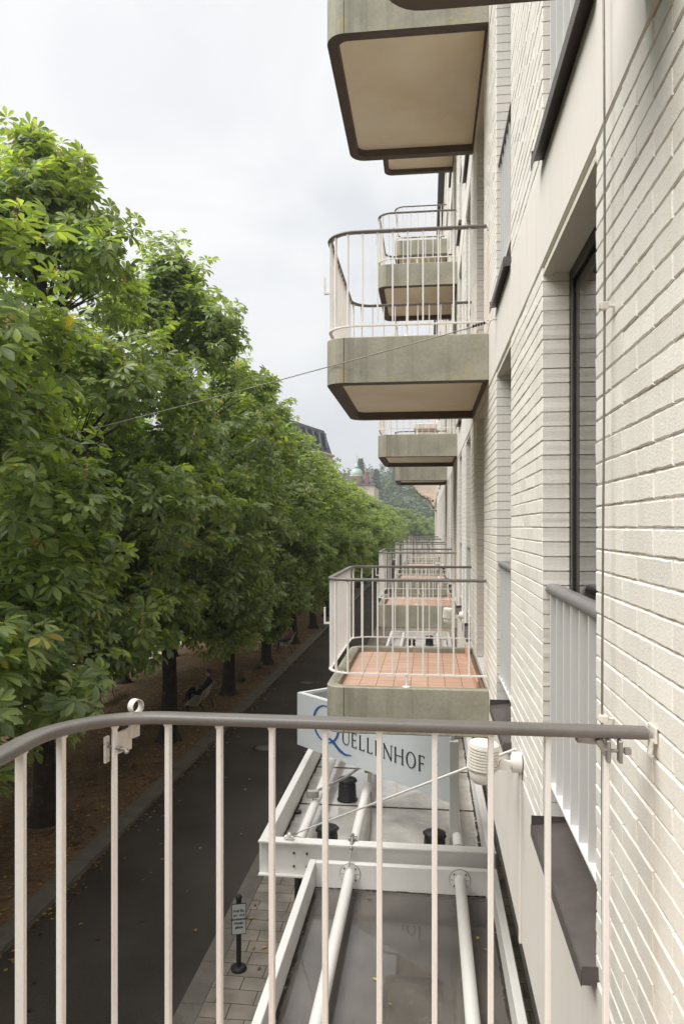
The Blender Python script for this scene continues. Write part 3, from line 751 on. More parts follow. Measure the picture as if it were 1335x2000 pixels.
mb.obox((-0.022, 0.004, -0.030), (0.014, 0.016, 0.036), (0, R(-30), 0), 0, 0.002)
mb.build('clamp_plate', M['steel'], t)
mb = MB(); mb.tube([(-0.018, -0.004, -0.036), (0.034, -0.004, -0.036)], 0.004, 8); mb.obox((0.028, -0.004, -0.036), (0.014, 0.012, 0.014), (0, 0, 0), 0, 0.001)
mb.build('bolt', M['steel'], t)
# end fitting of the handrail at the wall
t = empty('handrail_bracket', (0.468, YR, ZR), 0, 'small chipped wall bracket holding the right end of the near handrail', 'bracket')
mb = MB(); mb.obox((0.000, -0.012, -0.026), (0.010, 0.010, 0.034), (0, R(6), 0), 0, 0.002); mb.obox((0.008, 0, 0.0), (0.006, 0.05, 0.034), (0, 0, 0), 0, 0.001)
mb.build('plate', M['chippaint'], t)

# lightning cable with fixings
t = empty('lightning_cable', (0.455, 1.975, 0), 0, 'thin steel cable running down the near brick wall through a small square fixing', 'cable')
mb = MB(); cp = [(0.0, 0, 4.2), (0.0, 0.004, 2.2)] 
cp += [(0.004 * math.sin(z * 2.2), 0.006 * math.sin(z * 1.3 + 1), z) for z in (1.6, 1.2, 0.8, 0.59, 0.3, 0, -0.3, -0.6, -0.9, -1.2, -1.6, -2.1)]
mb.tube(cp, 0.0032, 7); mb.build('wire', M['cable'], t)
for z in (0.575, -0.50, 2.0):
    mb = MB(); mb.box(-0.009, 0.010, -0.011, 0.011, z - 0.010, z + 0.010, 0, 0.002); mb.tube([(0.010, 0, z), (0.03, 0, z)], 0.004, 8)
    mb.box(-0.013, -0.009, -0.006, 0.006, z - 0.006, z + 0.006)
    mb.build('fixing', M['lampwhite'], t)

# overhead wire to the trees
A = Vector((0.478, 5.20, 1.44)); B = Vector((-7.6, 9.6, 0.72))
t = empty('overhead_wire', tuple(A), 0, 'thin dark wire strung from an eye hook on the facade across to the trees', 'wire')
mb = MB(); pts = []
for i in range(25):
    u = i / 24; p = (A + Vector((-0.13, 0.07, -0.012))).lerp(B, u) - A; p.z -= 0.10 * 4 * u * (1 - u) * 0.5; pts.append(p)
mb.tube(pts, 0.0042, 6); mb.build('strand', M['cable'], t)
mb = MB(); mb.tube([(0.0, 0, 0.01), (-0.03, 0.01, 0.012), (-0.05, 0.02, 0.0)], 0.0065, 8)
n = 12
mb.tube([(-0.06 + 0.014 * math.cos(2 * PI * k / n), 0.025, 0.014 * math.sin(2 * PI * k / n)) for k in range(n + 1)], 0.004, 6, caps=False)
mb.build('eye_hook', M['chippaint'], t)
mb = MB(); 
for j in range(5):
    mb.lathe([(0.005, -0.008), (0.013, -0.003), (0.013, 0.003), (0.005, 0.008)], (-0.085 - 0.018 * j, 0.035 + 0.01 * j, -0.004 - 0.002 * j), 10, 0, True, Matrix.Rotation(R(90), 4, 'Y'))
mb.build('insulator', M['black'], t)

# wall floodlights with ribbed housing, one per bay
def wall_lamp():
    r = empty('wall_lamp', (0, 0, 0), 0, '', 'wall lamp', 'ribbed wall lamps under the windows')
    prof = [(0.0, 0.115), (0.066, 0.115), (0.076, 0.108), (0.078, 0.095)]
    z = 0.092
    for i in range(8):
        prof += [(0.079, z), (0.079, z - 0.008), (0.070, z - 0.0095), (0.070, z - 0.0135)]; z -= 0.015
    prof += [(0.074, z), (0.060, z - 0.004)]
    mb = MB(); tl = Matrix.Rotation(R(6), 4, 'Y')
    mb.lathe(prof[1:], (0, 0, 0), 26, 0, False, tl); h = mb.build('housing', M['lampwhite'], r)
    mb = MB(); mb.lathe([(0.060, -0.028), (0.062, -0.050), (0.056, -0.078), (0.035, -0.098), (0.002, -0.105)], (0, 0, 0), 22, 0, True, tl); mb.build('glass_dome', M['lampwhite'], r)
    mb = MB()
    mb.tube([(0.075, 0.0, -0.015), (0.13, 0, -0.010)], 0.012, 10); mb.tube([(0.11, -0.016, 0.0), (0.11, 0.016, 0.0)], 0.026, 16)
    mb.tube([(0.11, 0, 0.004), (0.155, 0, 0.012)], 0.013, 10); mb.tube([(0.13, -0.012, 0.005), (0.13, 0.012, 0.005)], 0.017, 12)
    mb.build('arm', M['lampwhite'], r)
    mb = MB(); mb.tube([(0.150, 0, 0.015), (0.196, 0, 0.015)], 0.052, 26); mb.tube([(0.143, 0, 0.015), (0.150, 0, 0.015)], 0.035, 20); mb.build('wall_base', M['lampwhite'], r)
    return r
wl = wall_lamp()
LX, LY, LZ = 0.278, 3.83, -1.222
for k, lb in ((0, 'ribbed cream wall lamp nearest the camera, behind the right end of the near railing'), (1, 'ribbed cream wall lamp just beyond the first tiled balcony'),
              (2, 'small ribbed wall lamp by the second tiled balcony'), (3, 'tiny ribbed wall lamp by the third tiled balcony')):
    o = wl if k == 0 else copy_tree(wl)
    place(o, (LX, LY + k * P, LZ), None, lb)
mb = MB(); mb.box(XW - 0.018, XW - 0.004, LY - 0.016, LY + 0.016, -2.13, LZ - 0.03, 0, 0.003)
tag(mb.build('cable_duct', M['plaster']), 'narrow pale cable duct running down the wall below the nearest ribbed lamp', 'cable duct')

# ------------------------------------------------------------------ entrance canopies
def canopy(label, y0, y1, x0, ztop, h, tubes, glassmat, tb=0.07, joints=(), far=False):
    x1 = 0.70
    t = empty('glass_canopy', (0, y0, ztop), 0, label, 'canopy', 'white framed glass canopies over the entrance')
    L = y1 - y0
    def part(nm, a, b, c, d, e, f, m='white'):
        mb = MB(); mb.box(a, b, c, d, e, f, 0, 0.006)
        # flange lips give the beam its channel section
        return mb.build(nm, M[m], t)
    part('beam', x0, x0 + tb, 0, L, -h, 0); part('beam', x1 - tb, x1, 0, L, -h, 0)
    part('beam', x0 + tb + 0.001, x1 - tb - 0.001, 0, tb, -h, -0.001); part('beam', x0 + tb + 0.001, x1 - tb - 0.001, L - tb, L, -h, -0.001)
    mb = MB(); zg = -h + 0.03
    ys = [tb] + list(joints) + [L - tb]
    for a, b in zip(ys[:-1], ys[1:]):
        mb.box(x0 + tb + 0.012, x1 - tb - 0.012, a + 0.006, b - 0.006, zg, zg + 0.010)
    mb.build('glass_panel', M[glassmat], t)
    # dirty seal along the edges
    mb = MB(); rr = random.Random(5)
    for xx, s in ((x0 + tb, 1), (x1 - tb, -1)):
        y = tb
        while y < L - tb - 0.1:
            yy = min(L - tb, y + rr.uniform(0.05, 0.14)); wd = rr.uniform(0.012, 0.034)
            mb.box(min(xx, xx + s * wd), max(xx, xx + s * wd), y, yy, zg + 0.006, zg + 0.010 + rr.uniform(0.004, 0.012)); y = yy
    for yy, s in ((L - tb, -1),):
        x = x0 + tb
        while x < x1 - tb - 0.1:
            xx = min(x1 - tb, x + rr.uniform(0.05, 0.14)); wd = rr.uniform(0.006, 0.016)
            mb.box(x, xx, min(yy, yy + s * wd), max(yy, yy + s * wd), zg + 0.006, zg + 0.012 + rr.uniform(0, 0.008)); x = xx
    for j in joints: mb.box(x0 + tb + 0.012, x1 - tb - 0.012, j - 0.012, j + 0.012, zg + 0.008, zg + 0.018, 0)
    mb.build('seal', M['dirt'], t)
    for x in tubes:
        mb = MB(); mb.tube([(x, tb + 0.002, -0.10), (x, L - tb - 0.002, -0.10)], 0.055, 18); tu = mb.build('tube', M['white'], t)
        for yy, s in ((tb, 1), (L - tb, -1)):
            mb = MB()
            mb.tube([(x, yy, -0.10), (x, yy + s * 0.012, -0.10)], 0.105, 24)
            for a in (45, 135, 225, 315):
                mb.tube([(x + 0.083 * math.cos(R(a)), yy + s * 0.012, -0.10 + 0.083 * math.sin(R(a))), (x + 0.083 * math.cos(R(a)), yy + s * 0.022, -0.10 + 0.083 * math.sin(R(a)))], 0.009, 6, 1)
            mb.box(x - 0.10, x + 0.10, min(yy + s * .012, yy + s * .0135), max(yy + s * .012, yy + s * .0135), -0.1015, -0.0985, 1)
            mb.tube([(x + 0.107 * math.cos(2 * PI * q / 28), yy + s * 0.003, -0.10 + 0.107 * math.sin(2 * PI * q / 28)) for q in range(29)], 0.0028, 5, 1, caps=False)
            mb.build('flange', [M['white'], M['seam']], tu)
    return t
canopy('nearest glass canopy with two white tubes, right below the foreground railing', 2.3, 7.62, -1.235, -3.50, 0.30, (-0.80, 0.325), 'roofglass')
c2 = canopy('middle glass canopy, wider and higher, carrying the sign and the black floodlights', 7.72, 15.2, -1.80, -3.36, 0.37, (-1.40, -0.80, 0.325), 'frosted', 0.09, (1.9, 3.4, 5.2))
canopy('farthest glass canopy, its frame glimpsed beneath the second tiled balcony', 15.3, 24.7, -1.235, -3.50, 0.30, (-0.80, 0.325), 'frosted', 0.07, (2.5, 5.0))
# channel web bolts and outer flange on the middle canopy front
mb = MB()
mb.box(-1.80, 0.70, -0.055, -0.001, -0.015, 0.0); mb.box(-1.80, 0.70, -0.055, -0.001, -0.37, -0.355)
for x in (-1.42, -1.28):
    for z in (-0.13, -0.27):
        mb.tube([(x, -0.014, z), (x, -0.001, z)], 0.013, 6, 1)
mb.build('flange_edge', [M['white'], M['seam']], c2)
# posts holding the canopies
for i, (x, y, zt_, lb) in enumerate(((-1.66, 9.3, -3.66, 'dark slim post on the pavement under the middle canopy, nearer one'), (-1.66, 14.6, -3.66, 'dark slim post on the pavement under the middle canopy, farther one'))):
    mb = MB(); mb.tube([(x, y, G + 0.004), (x, y, zt_)], 0.045, 14); mb.lathe([(0.10, 0), (0.10, 0.03), (0.06, 0.05)], (x, y, G + 0.002), 18)
    tag(mb.build('canopy_post', M['iron']), lb, 'post', 'posts under the canopy')

# tie rods
def rod(nm, a, b, r, lb, m='white', hook=True):
    t = empty(nm, a, 0, lb, 'tie rod', 'tie rods on the canopies')
    a, b = Vector(a), Vector(b); d = b - a
    mb = MB(); mb.tube([d * 0.0, d], r, 8); mb.build('rod', M[m], t)
    mb = MB(); mb.tube([d * 0.03, d * 0.03 + d.normalized() * 0.16], r * 2.0, 8); mb.build('turnbuckle', M['steel'], t)
    mb = MB(); mb.obox((0, 0, -0.015), (0.10, 0.05, 0.03), (0, 0, 0), 0, 0.004); mb.tube([(0, -0.03, 0.01), (0, 0.03, 0.01)], 0.018, 10)
    mb.build('anchor', M[m], t)
    return t
rod('tie_rod', (-1.48, 7.74, -3.32), (XW, 4.1, -1.22), 0.0085, 'long thin white rod slanting up from the middle canopy corner to the wall lamp')
rod('tie_rod', (-0.80, 7.80, -3.32), (-0.80, 7.45, -3.48), 0.009, 'short hook rod joining the near and middle canopies above the left tube', 'steel')

# hotel sign: V-shaped box standing on the middle canopy
SL = Vector((-1.847, 10.285, 0)); SR = Vector((0.256, 8.29, 0)); ZB, ZT = -3.10, -2.36
u = (SR - SL).normalized(); nrm = Vector((-u.y, u.x, 0))
if nrm.y > 0: nrm = -nrm
SLEN = (SR - SL).length
sg = empty('hotel_sign', (SL.x, SL.y, ZB), 0, 'pale blue-grey V-shaped box sign reading QUELLENHOF with a big blue Q, above the canopy', 'sign')
fm = Matrix(((u.x, -nrm.x, 0, 0), (u.y, -nrm.y, 0, 0), (0, 0, 1, 0), (0, 0, 0, 1)))   # local: x along face, y inwards, z up
mb = MB(); mb.box(0, SLEN, 0, 0.02, 0, ZT - ZB, 0, 0.002, fm)
mb.build('sign_panel', M['signface'], sg)
u2 = Vector((u.x, -u.y, 0)); f2 = Matrix(((u2.x, -u2.y, 0, 0), (u2.y, u2.x, 0, 0), (0, 0, 1, 0), (0, 0, 0, 1)))
mb = MB(); mb.box(0.02, SLEN, -0.02, 0, 0.0, ZT - ZB, 0, 0.002, f2)
mb.build('sign_panel', M['signface'], sg)
mb = MB(); mb.box(0.01, SLEN, 0.021, 0.07, ZT - ZB - 0.03, ZT - ZB + 0.004, 0, 0, fm); mb.box(0.05, SLEN, -0.075, -0.021, ZT - ZB - 0.03, ZT - ZB + 0.006, 0, 0, f2)
mb.build('sign_edge', M['signwhite'], sg)
mb = MB()
def stroke(mb, pts, wds, y0=-0.006, y1=-0.0005, mi=0):
    """flat ribbon lettering stroke with varying width, in sign-local coordinates (s, z)"""
    n = len(pts); L_, R_ = [], []
    for i, p in enumerate(pts):
        a = Vector(pts[max(i - 1, 0)]); b = Vector(pts[min(i + 1, n - 1)]); t = (b - a).normalized(); nn = Vector((-t.y, t.x))
        q = Vector(p); wd = wds[i] if isinstance(wds, (list, tuple)) else wds
        L_.append(q + nn * wd / 2); R_.append(q - nn * wd / 2)
    vs = [];
    for q in L_ + R_: vs.append(fm @ Vector((q.x, y0, q.y)))
    for q in L_ + R_: vs.append(fm @ Vector((q.x, y1, q.y)))
    fs = []
    for i in range(n - 1):
        fs.append((i, i + 1, n + i + 1, n + i))
        fs.append((i, i + 1, 2 * n + i + 1, 2 * n + i)); fs.append((n + i, n + i + 1, 3 * n + i + 1, 3 * n + i))
    fs += [(0, n, 3 * n, 2 * n), (n - 1, 2 * n - 1, 4 * n - 1, 3 * n - 1)]
    mb.add(vs, fs, mi)
def letter(mb, ch, x, b, h, w_):
    T, t = h * 0.115, h * 0.05; s = h * 0.09
    def serif(px, pz): stroke(mb, [(px - s, pz), (px + s, pz)], t * 0.8)
    if ch in 'ELFH':
        stroke(mb, [(x, b), (x, b + h)], T); serif(x, b + t * .4); serif(x, b + h - t * .4)
    if ch == 'E' or ch == 'F':
        stroke(mb, [(x, b + h - t * .5), (x + w_, b + h - t * .5)], t); stroke(mb, [(x, b + h * 0.52), (x + w_ * 0.8, b + h * 0.52)], t)
        stroke(mb, [(x + w_, b + h), (x + w_, b + h * 0.86)], t * .8)
        stroke(mb, [(x + w_ * .8, b + h * .58), (x + w_ * .8, b + h * 0.46)], t * .7)
    if ch in 'EL':
        stroke(mb, [(x, b + t * .5), (x + w_, b + t * .5)], t); stroke(mb, [(x + w_, b), (x + w_ * 1.05, b + h * 0.16)], t * .8)
    if ch == 'H':
        stroke(mb, [(x + w_, b), (x + w_, b + h)], T); serif(x + w_, b + t * .4); serif(x + w_, b + h - t * .4)
        stroke(mb, [(x, b + h * .5), (x + w_, b + h * .5)], t)
    if ch == 'N':
        stroke(mb, [(x, b), (x, b + h)], t); stroke(mb, [(x + w_, b), (x + w_, b + h)], t); stroke(mb, [(x - t, b + h), (x + w_, b)], T)
        serif(x, b + t * .4); serif(x + w_, b + h - t * .4)
    if ch == 'U':
        p = [(x, b + h), (x, b + h * 0.35)] + [(x + w_ / 2 - w_ / 2 * math.cos(a), b + h * 0.30 - h * 0.28 * math.sin(a)) for a in [PI * k / 10 for k in range(1, 10)]] + [(x + w_, b + h * 0.35), (x + w_, b + h)]
        stroke(mb, p, [T, T] + [T * .9, T * .8, T * .7, T * .6, t, t, t, t, t] + [t, t]); serif(x, b + h - t * .4); serif(x + w_, b + h - t * .4)
    if ch == 'O':
        p = []; wd = []
        for k in range(25):
            a = 2 * PI * k / 24; p.append((x + w_ / 2 + w_ / 2 * math.cos(a), b + h / 2 + h * 0.49 * math.sin(a))); wd.append(t + (T - t) * abs(math.cos(a)) ** 1.5)
        stroke(mb, p, wd)
mb = MB(); hC = 0.188; bZ = -2.862 - ZB; x = 1.02
WD = {'U': .118, 'E': .078, 'L': .078, 'N': .128, 'H': .122, 'O': .140, 'F': .075}
tot = sum(WD[c] for c in 'UELLENHOF'); gap = (1.47 - tot) / 8
hh = hC
for c in 'UELLENHOF':
    letter(mb, c, x, bZ, hh, WD[c]); x += WD[c] + gap
mb.build('lettering', M['ink'], sg)
mb = MB(); p = []; wd = []
for k in range(33):
    a = R(60) + 2 * PI * k / 32 * 0.94
    p.append((0.66 + 0.27 * math.cos(a), -2.675 - ZB + 0.245 * math.sin(a))); wd.append(0.012 + 0.030 * abs(math.cos(a)) ** 1.3)
stroke(mb, p, wd)
p = [(0.66, -2.88 - ZB), (0.74, -2.855 - ZB), (0.84, -2.90 - ZB), (0.95, -2.965 - ZB), (1.07, -2.995 - ZB), (1.19, -2.975 - ZB)]
stroke(mb, p, [0.010, 0.03, 0.045, 0.042, 0.03, 0.008])
mb.build('big_initial', M['blue'], sg)
mb = MB()
mb.box(0.24, 0.34, 8.26, 8.36, -3.70, -2.40, 0, 0.004, Matrix.Translation((-SL.x, -SL.y, -ZB)))
mb.build('post', M['greyslat'], sg)
mb = MB(); mb.box(-0.80, -0.74, 9.75, 9.82, -3.70, -2.45, 0, 0.004, Matrix.Translation((-SL.x, -SL.y, -ZB)))
mb.box(-0.83, -0.71, 9.62, 9.74, -3.25, -2.95, 1, 0.004, Matrix.Translation((-SL.x, -SL.y, -ZB)))
mb.build('post', [M['greyslat'], M['yellowbox']], sg)

# black floodlight cans
def can():
    r = empty('black_floodlight', (0, 0, 0), 0, '', 'floodlight', 'black can lights on the canopies')
    mb = MB(); mb.lathe([(0.135, 0.0), (0.14, 0.015), (0.125, 0.03), (0.118, 0.20), (0.105, 0.27)], (0, 0, 0), 24); mb.build('body', M['black'], r)
    mb = MB(); mb.lathe([(0.122, 0.255), (0.122, 0.285), (0.10, 0.295), (0.055, 0.30), (0.05, 0.315), (0.01, 0.315)], (0, 0, 0), 24)
    for a in range(0, 360, 60): mb.obox((0.123 * math.cos(R(a)), 0.123 * math.sin(R(a)), 0.262), (0.02, 0.03, 0.03), (0, 0, R(a)))
    mb.build('cap', M['black'], r)
    return r
cn = can()
zp = -3.36 - 0.37 + 0.041
for i, (x, y, z, lb) in enumerate(((-1.08, 9.83, zp, 'black can floodlight left of the sign post, standing whole on the grimy glass'),
        (-1.13, 8.22, zp, 'black can floodlight half hidden by the front beam of the middle canopy, left one'),
        (0.075, 8.22, zp, 'black can floodlight half hidden by the front beam of the middle canopy, right one'),
        (-0.50, 22.6, -3.50 - 0.30 + 0.041, 'small black can on the farthest canopy, left of its pair'),
        (0.05, 23.4, -3.50 - 0.30 + 0.041, 'small black can on the farthest canopy, right of its pair'))):
    o = cn if i == 0 else copy_tree(cn)
    place(o, (x, y, z), R(20 * i), lb)
# small halogen floods
def halogen():
    r = empty('halogen_floodlight', (0, 0, 0), 0, '', 'floodlight', 'small halogen floodlights')
    mb = MB(); mb.obox((0, 0, 0.10), (0.15, 0.05, 0.11), (R(25), 0, 0), 0, 0.006); mb.obox((0, 0, 0.02), (0.02, 0.02, 0.12)); mb.build('housing', M['steel'], r)
    mb = MB(); mb.obox((0, -0.026, 0.112), (0.12, 0.006, 0.08), (R(25), 0, 0)); mb.build('lens', M['plate'], r)
    return r
hf = halogen()
place(hf, (-1.42, 9.02, -3.43), R(15), 'small square halogen floodlight clamped on the leftmost tube of the middle canopy')
o = copy_tree(hf); place(o, (-0.985, 5.12, -3.78), R(-8), 'small floodlight lying on the nearest canopy glass at the bottom edge of the view', (1.6, 1.6, 1.2))
# arm of the halogen light and loose leads
mb = MB(); mb.tube([(-1.40, 9.0, -3.30), (-1.05, 9.35, -3.22), (-0.80, 9.65, -3.12)], 0.018, 8)
tag(mb.build('support_arm', M['steel']), 'thin grey arm between the small halogen floodlight and the yellow box', 'arm')
mb = MB()
def wob(a, b, n, amp, seed):
    rr = random.Random(seed); a, b = Vector(a), Vector(b)
    return [a.lerp(b, i / n) + Vector((rr.uniform(-amp, amp), rr.uniform(-amp, amp), 0)) * (0 if i in (0, n) else 1) for i in range(n + 1)]
mb.tube([(-1.0, 8.22, zp + 0.02), (-0.9, 8.18, zp + 0.012), (-0.78, 8.28, zp + .012), (-0.68, 8.6, zp + .012), (-0.70, 9.1, zp + .02), (-0.74, 9.6, zp + .2)], 0.007, 6)
tag(mb.build('power_lead', M['steel']), 'grey lead looping from the left half-hidden can light to the yellow box', 'cable', 'loose leads on the canopy')
mb = MB(); mb.tube([(0.19, 8.22, zp + 0.02), (0.24, 8.12, zp + .02), (0.33, 8.16, zp + .05), (0.42, 8.3, zp + .012), (0.37, 8.7, zp + .012), (0.40, 9.3, zp + .012), (0.36, 9.9, zp + .012)], 0.007, 6)
tag(mb.build('power_lead', M['steel']), 'grey lead trailing from the right half-hidden can light past the sign post', 'cable', 'loose leads on the canopy')

# ------------------------------------------------------------------ pavement sign
def text_mesh(body, size, mat, name, align='CENTER', space=1.0):
    cu = bpy.data.curves.new(name, 'FONT'); cu.body = body; cu.size = size; cu.align_x = align; cu.extrude = 0.0008; cu.space_line = space; cu.offset = 0.0012
    ob = bpy.data.objects.new(name, cu); COL.objects.link(ob)
    dg = bpy.context.evaluated_depsgraph_get(); me = bpy.data.meshes.new_from_object(ob.evaluated_get(dg)); bpy.data.objects.remove(ob)
    me.materials.clear(); me.materials.append(mat); me.name = name
    return me
sx, sy = -2.71, 10.33
t = empty('parking_sign', (sx, sy, G + 0.004), R(18), 'small white notice on a black post standing by the kerb', 'sign')
mb = MB(); mb.tube([(0, 0, 0.02), (0, 0, 1.02)], 0.036, 16); mb.lathe([(0.036, 1.02), (0.048, 1.03), (0.048, 1.05), (0.03, 1.075), (0.002, 1.08)], (0, 0, 0), 16); mb.build('post', M['iron'], t)
mb = MB(); mb.lathe([(0.11, 0.0), (0.115, 0.02), (0.10, 0.045), (0.05, 0.06)], (0, 0, 0), 22); mb.build('base', M['iron'], t)
mb = MB(); mb.box(-0.105, 0.105, -0.050, -0.042, 0.53, 0.975, 0, 0.003); mb.box(-0.096, 0.096, -0.0530, -0.0505, 0.541, 0.964, 1)
pl = mb.build('notice_plate', [M['iron'], M['plate']], t)
me = text_mesh('Frei für\nan- und\nabreisende\nHotel-\ngäste', 0.053, M['ink'], 'lettering', 'CENTER', 1.1)
o = bpy.data.objects.new('lettering', me); COL.objects.link(o); o.parent = pl; o.location = (0, -0.0545, 0.855); o.rotation_euler = (R(90), 0, 0)

# manhole covers
for i, (x, y, lb) in enumerate(((-4.76, 21.1, 'round manhole cover in the road, nearest one, just above the railing'), (-5.05, 30.1, 'round manhole cover farther up the road'), (-4.7, 28.2, 'round manhole cover beside the left tip of the hotel sign'))):
    t = empty('manhole_cover', (x, y, G - 0.097), 0, lb, 'manhole cover', 'manhole covers in the road')
    mb = MB(); mb.lathe([(0.36, -0.01), (0.36, 0.0), (0.30, 0.002)], (0, 0, 0), 28); mb.build('ring', M['iron'], t)
    mb = MB(); mb.lathe([(0.285, -0.01), (0.285, 0.006), (0.01, 0.007)], (0, 0, 0), 28); mb.build('lid', M['kerb'], t)

# ------------------------------------------------------------------ benches
def bench():
    r = empty('park_bench', (0, 0, 0), 0, '', 'bench', 'slatted benches under the chestnuts')
    # length along local Y, back on +X, seat front on -X
    prof = [(-0.26, 0.435), (-0.20, 0.455), (-0.12, 0.452), (-0.04, 0.440), (0.04, 0.425), (0.12, 0.420)]
    mb = MB()
    for x, z in prof: mb.obox((x, 0, z), (0.055, 1.9, 0.028), (0, 0, 0), 0, 0.004)
    mb.build('seat', M['slat'], r)
    mb = MB()
    for x, z in ((0.20, 0.50), (0.235, 0.59), (0.27, 0.68), (0.305, 0.77), (0.34, 0.86)): mb.obox((x, 0, z), (0.028, 1.9, 0.062), (0, R(20), 0), 0, 0.004)
    mb.build('backrest', M['slat'], r)
    for s in (-1, 1):
        mb = MB(); y = s * 0.62
        mb.tube([(0.36, y, 0.88), (0.22, y, 0.50), (0.16, y, 0.40), (0.02, y, 0.40), (-0.2, y, 0.43), (-0.27, y, 0.40), (-0.24, y, 0.2), (-0.30, y, 0.0)], 0.018, 8)
        mb.tube([(0.16, y, 0.40), (0.26, y, 0.30), (0.32, y, 0.14), (0.34, y, 0.0)], 0.018, 8)
        mb.build('leg', M['iron'], r)
    return r
b0 = bench(); place(b0, (-7.85, 24.6, G + 0.003), R(4), 'white slatted bench with a dark clothed person, back to the road')
b1 = copy_tree(b0); place(b1, (-7.15, 36.9, G + 0.003), R(4), 'farther white slatted bench with a person in pink, beside a trunk')
b2 = copy_tree(b0); place(b2, (-12.0, 25.8, G + 0.003), R(184), 'pale slatted bench at the far left edge of the earth strip, by the light path')

# ------------------------------------------------------------------ people
def skin_person(name, joints, edges, mats_by_z, loc, rz, label, hairmat, headc):
    me = bpy.data.meshes.new(name); me.from_pydata([j[:3] for j in joints], edges, [])
    ob = bpy.data.objects.new(name, me); COL.objects.link(ob)
    sk = ob.modifiers.new('s', 'SKIN'); sk.use_smooth_shade = True
    for i, j in enumerate(joints):
        me.skin_vertices[0].data[i].radius = (j[3], j[4] if len(j) > 4 else j[3])
    me.skin_vertices[0].data[0].use_root = True
    ss = ob.modifiers.new('u', 'SUBSURF'); ss.levels = 2; ss.render_levels = 2
    dg = bpy.context.evaluated_depsgraph_get(); m2 = bpy.data.meshes.new_from_object(ob.evaluated_get(dg)); bpy.data.objects.remove(ob)
    m2.materials.clear()
    mats, fn = mats_by_z
    for m in mats: m2.materials.append(m)
    for p in m2.polygons: p.material_index = fn(p.center); p.use_smooth = True
    o = bpy.data.objects.new('person', m2); COL.objects.link(o); o.location = loc; o.rotation_euler = (0, 0, rz); tag(o, label, 'person', 'people sitting on benches')
    # hair cap
    mb = MB(); hx, hy, hz = headc
    mb.lathe([(0.088, 0.0), (0.098, 0.03), (0.092, 0.075), (0.062, 0.110), (0.01, 0.122)], (hx + 0.012, hy, hz + 0.01), 16, 0, True, Matrix.Rotation(R(18), 4, 'Y'))
    h = mb.build('hair', hairmat, o)
    return o
# seated, facing local -X, leaning on the backrest (+X)
def seated(pants, top, hairmat, loc, rz, label, lean=0.12):
    J = [(0.04, 0, 0.54, 0.13, 0.11),            # 0 pelvis
         (0.08, 0, 0.72, 0.125, 0.10),           # 1 waist
         (0.12 + lean * .5, 0, 0.92, 0.15, 0.105),        # 2 chest
         (0.13 + lean, 0, 1.08, 0.075, 0.07),         # 3 neck base
         (0.11 + lean, 0, 1.16, 0.055, 0.055),        # 4 neck
         (0.09 + lean, 0, 1.25, 0.088, 0.08),        # 5 head
         (0.085 + lean, 0, 1.34, 0.07, 0.07),        # 6 crown
         (-0.16, -0.11, 0.58, 0.085, 0.085), (-0.40, -0.13, 0.60, 0.062, 0.062), (-0.42, -0.13, 0.32, 0.052, 0.052), (-0.44, -0.13, 0.08, 0.040, 0.04), (-0.56, -0.14, 0.045, 0.036, 0.03),
         (-0.16, 0.11, 0.60, 0.085, 0.085), (-0.38, 0.10, 0.70, 0.062, 0.062), (-0.52, 0.02, 0.50, 0.052, 0.052), (-0.60, -0.06, 0.30, 0.040, 0.04), (-0.70, -0.08, 0.27, 0.034, 0.03),
         (0.16 + lean, -0.19, 1.00, 0.062, 0.062), (0.12 + lean, -0.25, 0.76, 0.048, 0.048), (-0.10, -0.16, 0.70, 0.034, 0.034), (-0.19, -0.12, 0.69, 0.030, 0.02),
         (0.16 + lean, 0.19, 1.00, 0.062, 0.062), (0.12 + lean, 0.25, 0.76, 0.048, 0.048), (-0.10, 0.14, 0.74, 0.034, 0.034), (-0.19, 0.09, 0.74, 0.030, 0.02)]
    E = [(0, 1), (1, 2), (2, 3), (3, 4), (4, 5), (5, 6), (0, 7), (7, 8), (8, 9), (9, 10), (10, 11), (0, 12), (12, 13), (13, 14), (14, 15), (15, 16),
         (2, 17), (17, 18), (18, 19), (19, 20), (2, 21), (21, 22), (22, 23), (23, 24)]
    def fn(c):
        if c.z > 1.13: return 2
        if c.x < -0.13 and abs(c.y) < 0.2 and 0.655 < c.z < 0.80 and c.x > -0.26 and abs(c.y) > 0.055: return 2
        if (c.z < 0.10 or c.x < -0.58) : return 3
        if c.z < 0.62 and c.x < 0.1 or c.x < -0.2: return 0
        return 1
    return skin_person('person', J, E, ([pants, top, M['skin'], M['iron']], fn), loc, rz, label, hairmat, (0.09 + lean, 0, 1.28))
seated(M['cloth_dark'], M['cloth_dark'], M['hair_grey'], (-7.93, 25.15, G - 0.03), R(4), 'person in dark clothes leaning back on the bench with legs crossed')
seated(M['cloth_blue'], M['cloth_pink'], M['hair_dark'], (-7.23, 37.2, G - 0.03), R(4), 'person in a pink patterned top and blue trousers on the farther bench')

# round mossy stones along the kerb
for i, (x, y, s) in enumerate(((-7.64, 29.6, 0.21), (-7.58, 32.4, 0.20))):
    bm = bmesh.new(); bmesh.ops.create_icosphere(bm, subdivisions=3, radius=s)
    for v in bm.verts:
        v.co *= 1 + 0.05 * math.sin(v.co.x * 31 + i) * math.cos(v.co.y * 27); v.co.z *= 0.92
    me = bpy.data.meshes.new('round_stone'); bm.to_mesh(me); bm.free(); me.materials.append(M['moss'])
    for p in me.polygons: p.use_smooth = True
    o = bpy.data.objects.new('round_stone', me); COL.objects.link(o); o.location = (x, y, G + s * 0.8)
    tag(o, ('round mossy stone just right of the trunk by the bench' if i == 0 else 'round mossy stone farther along, nearer the next trunk'), 'stone', 'round stones at the kerb')

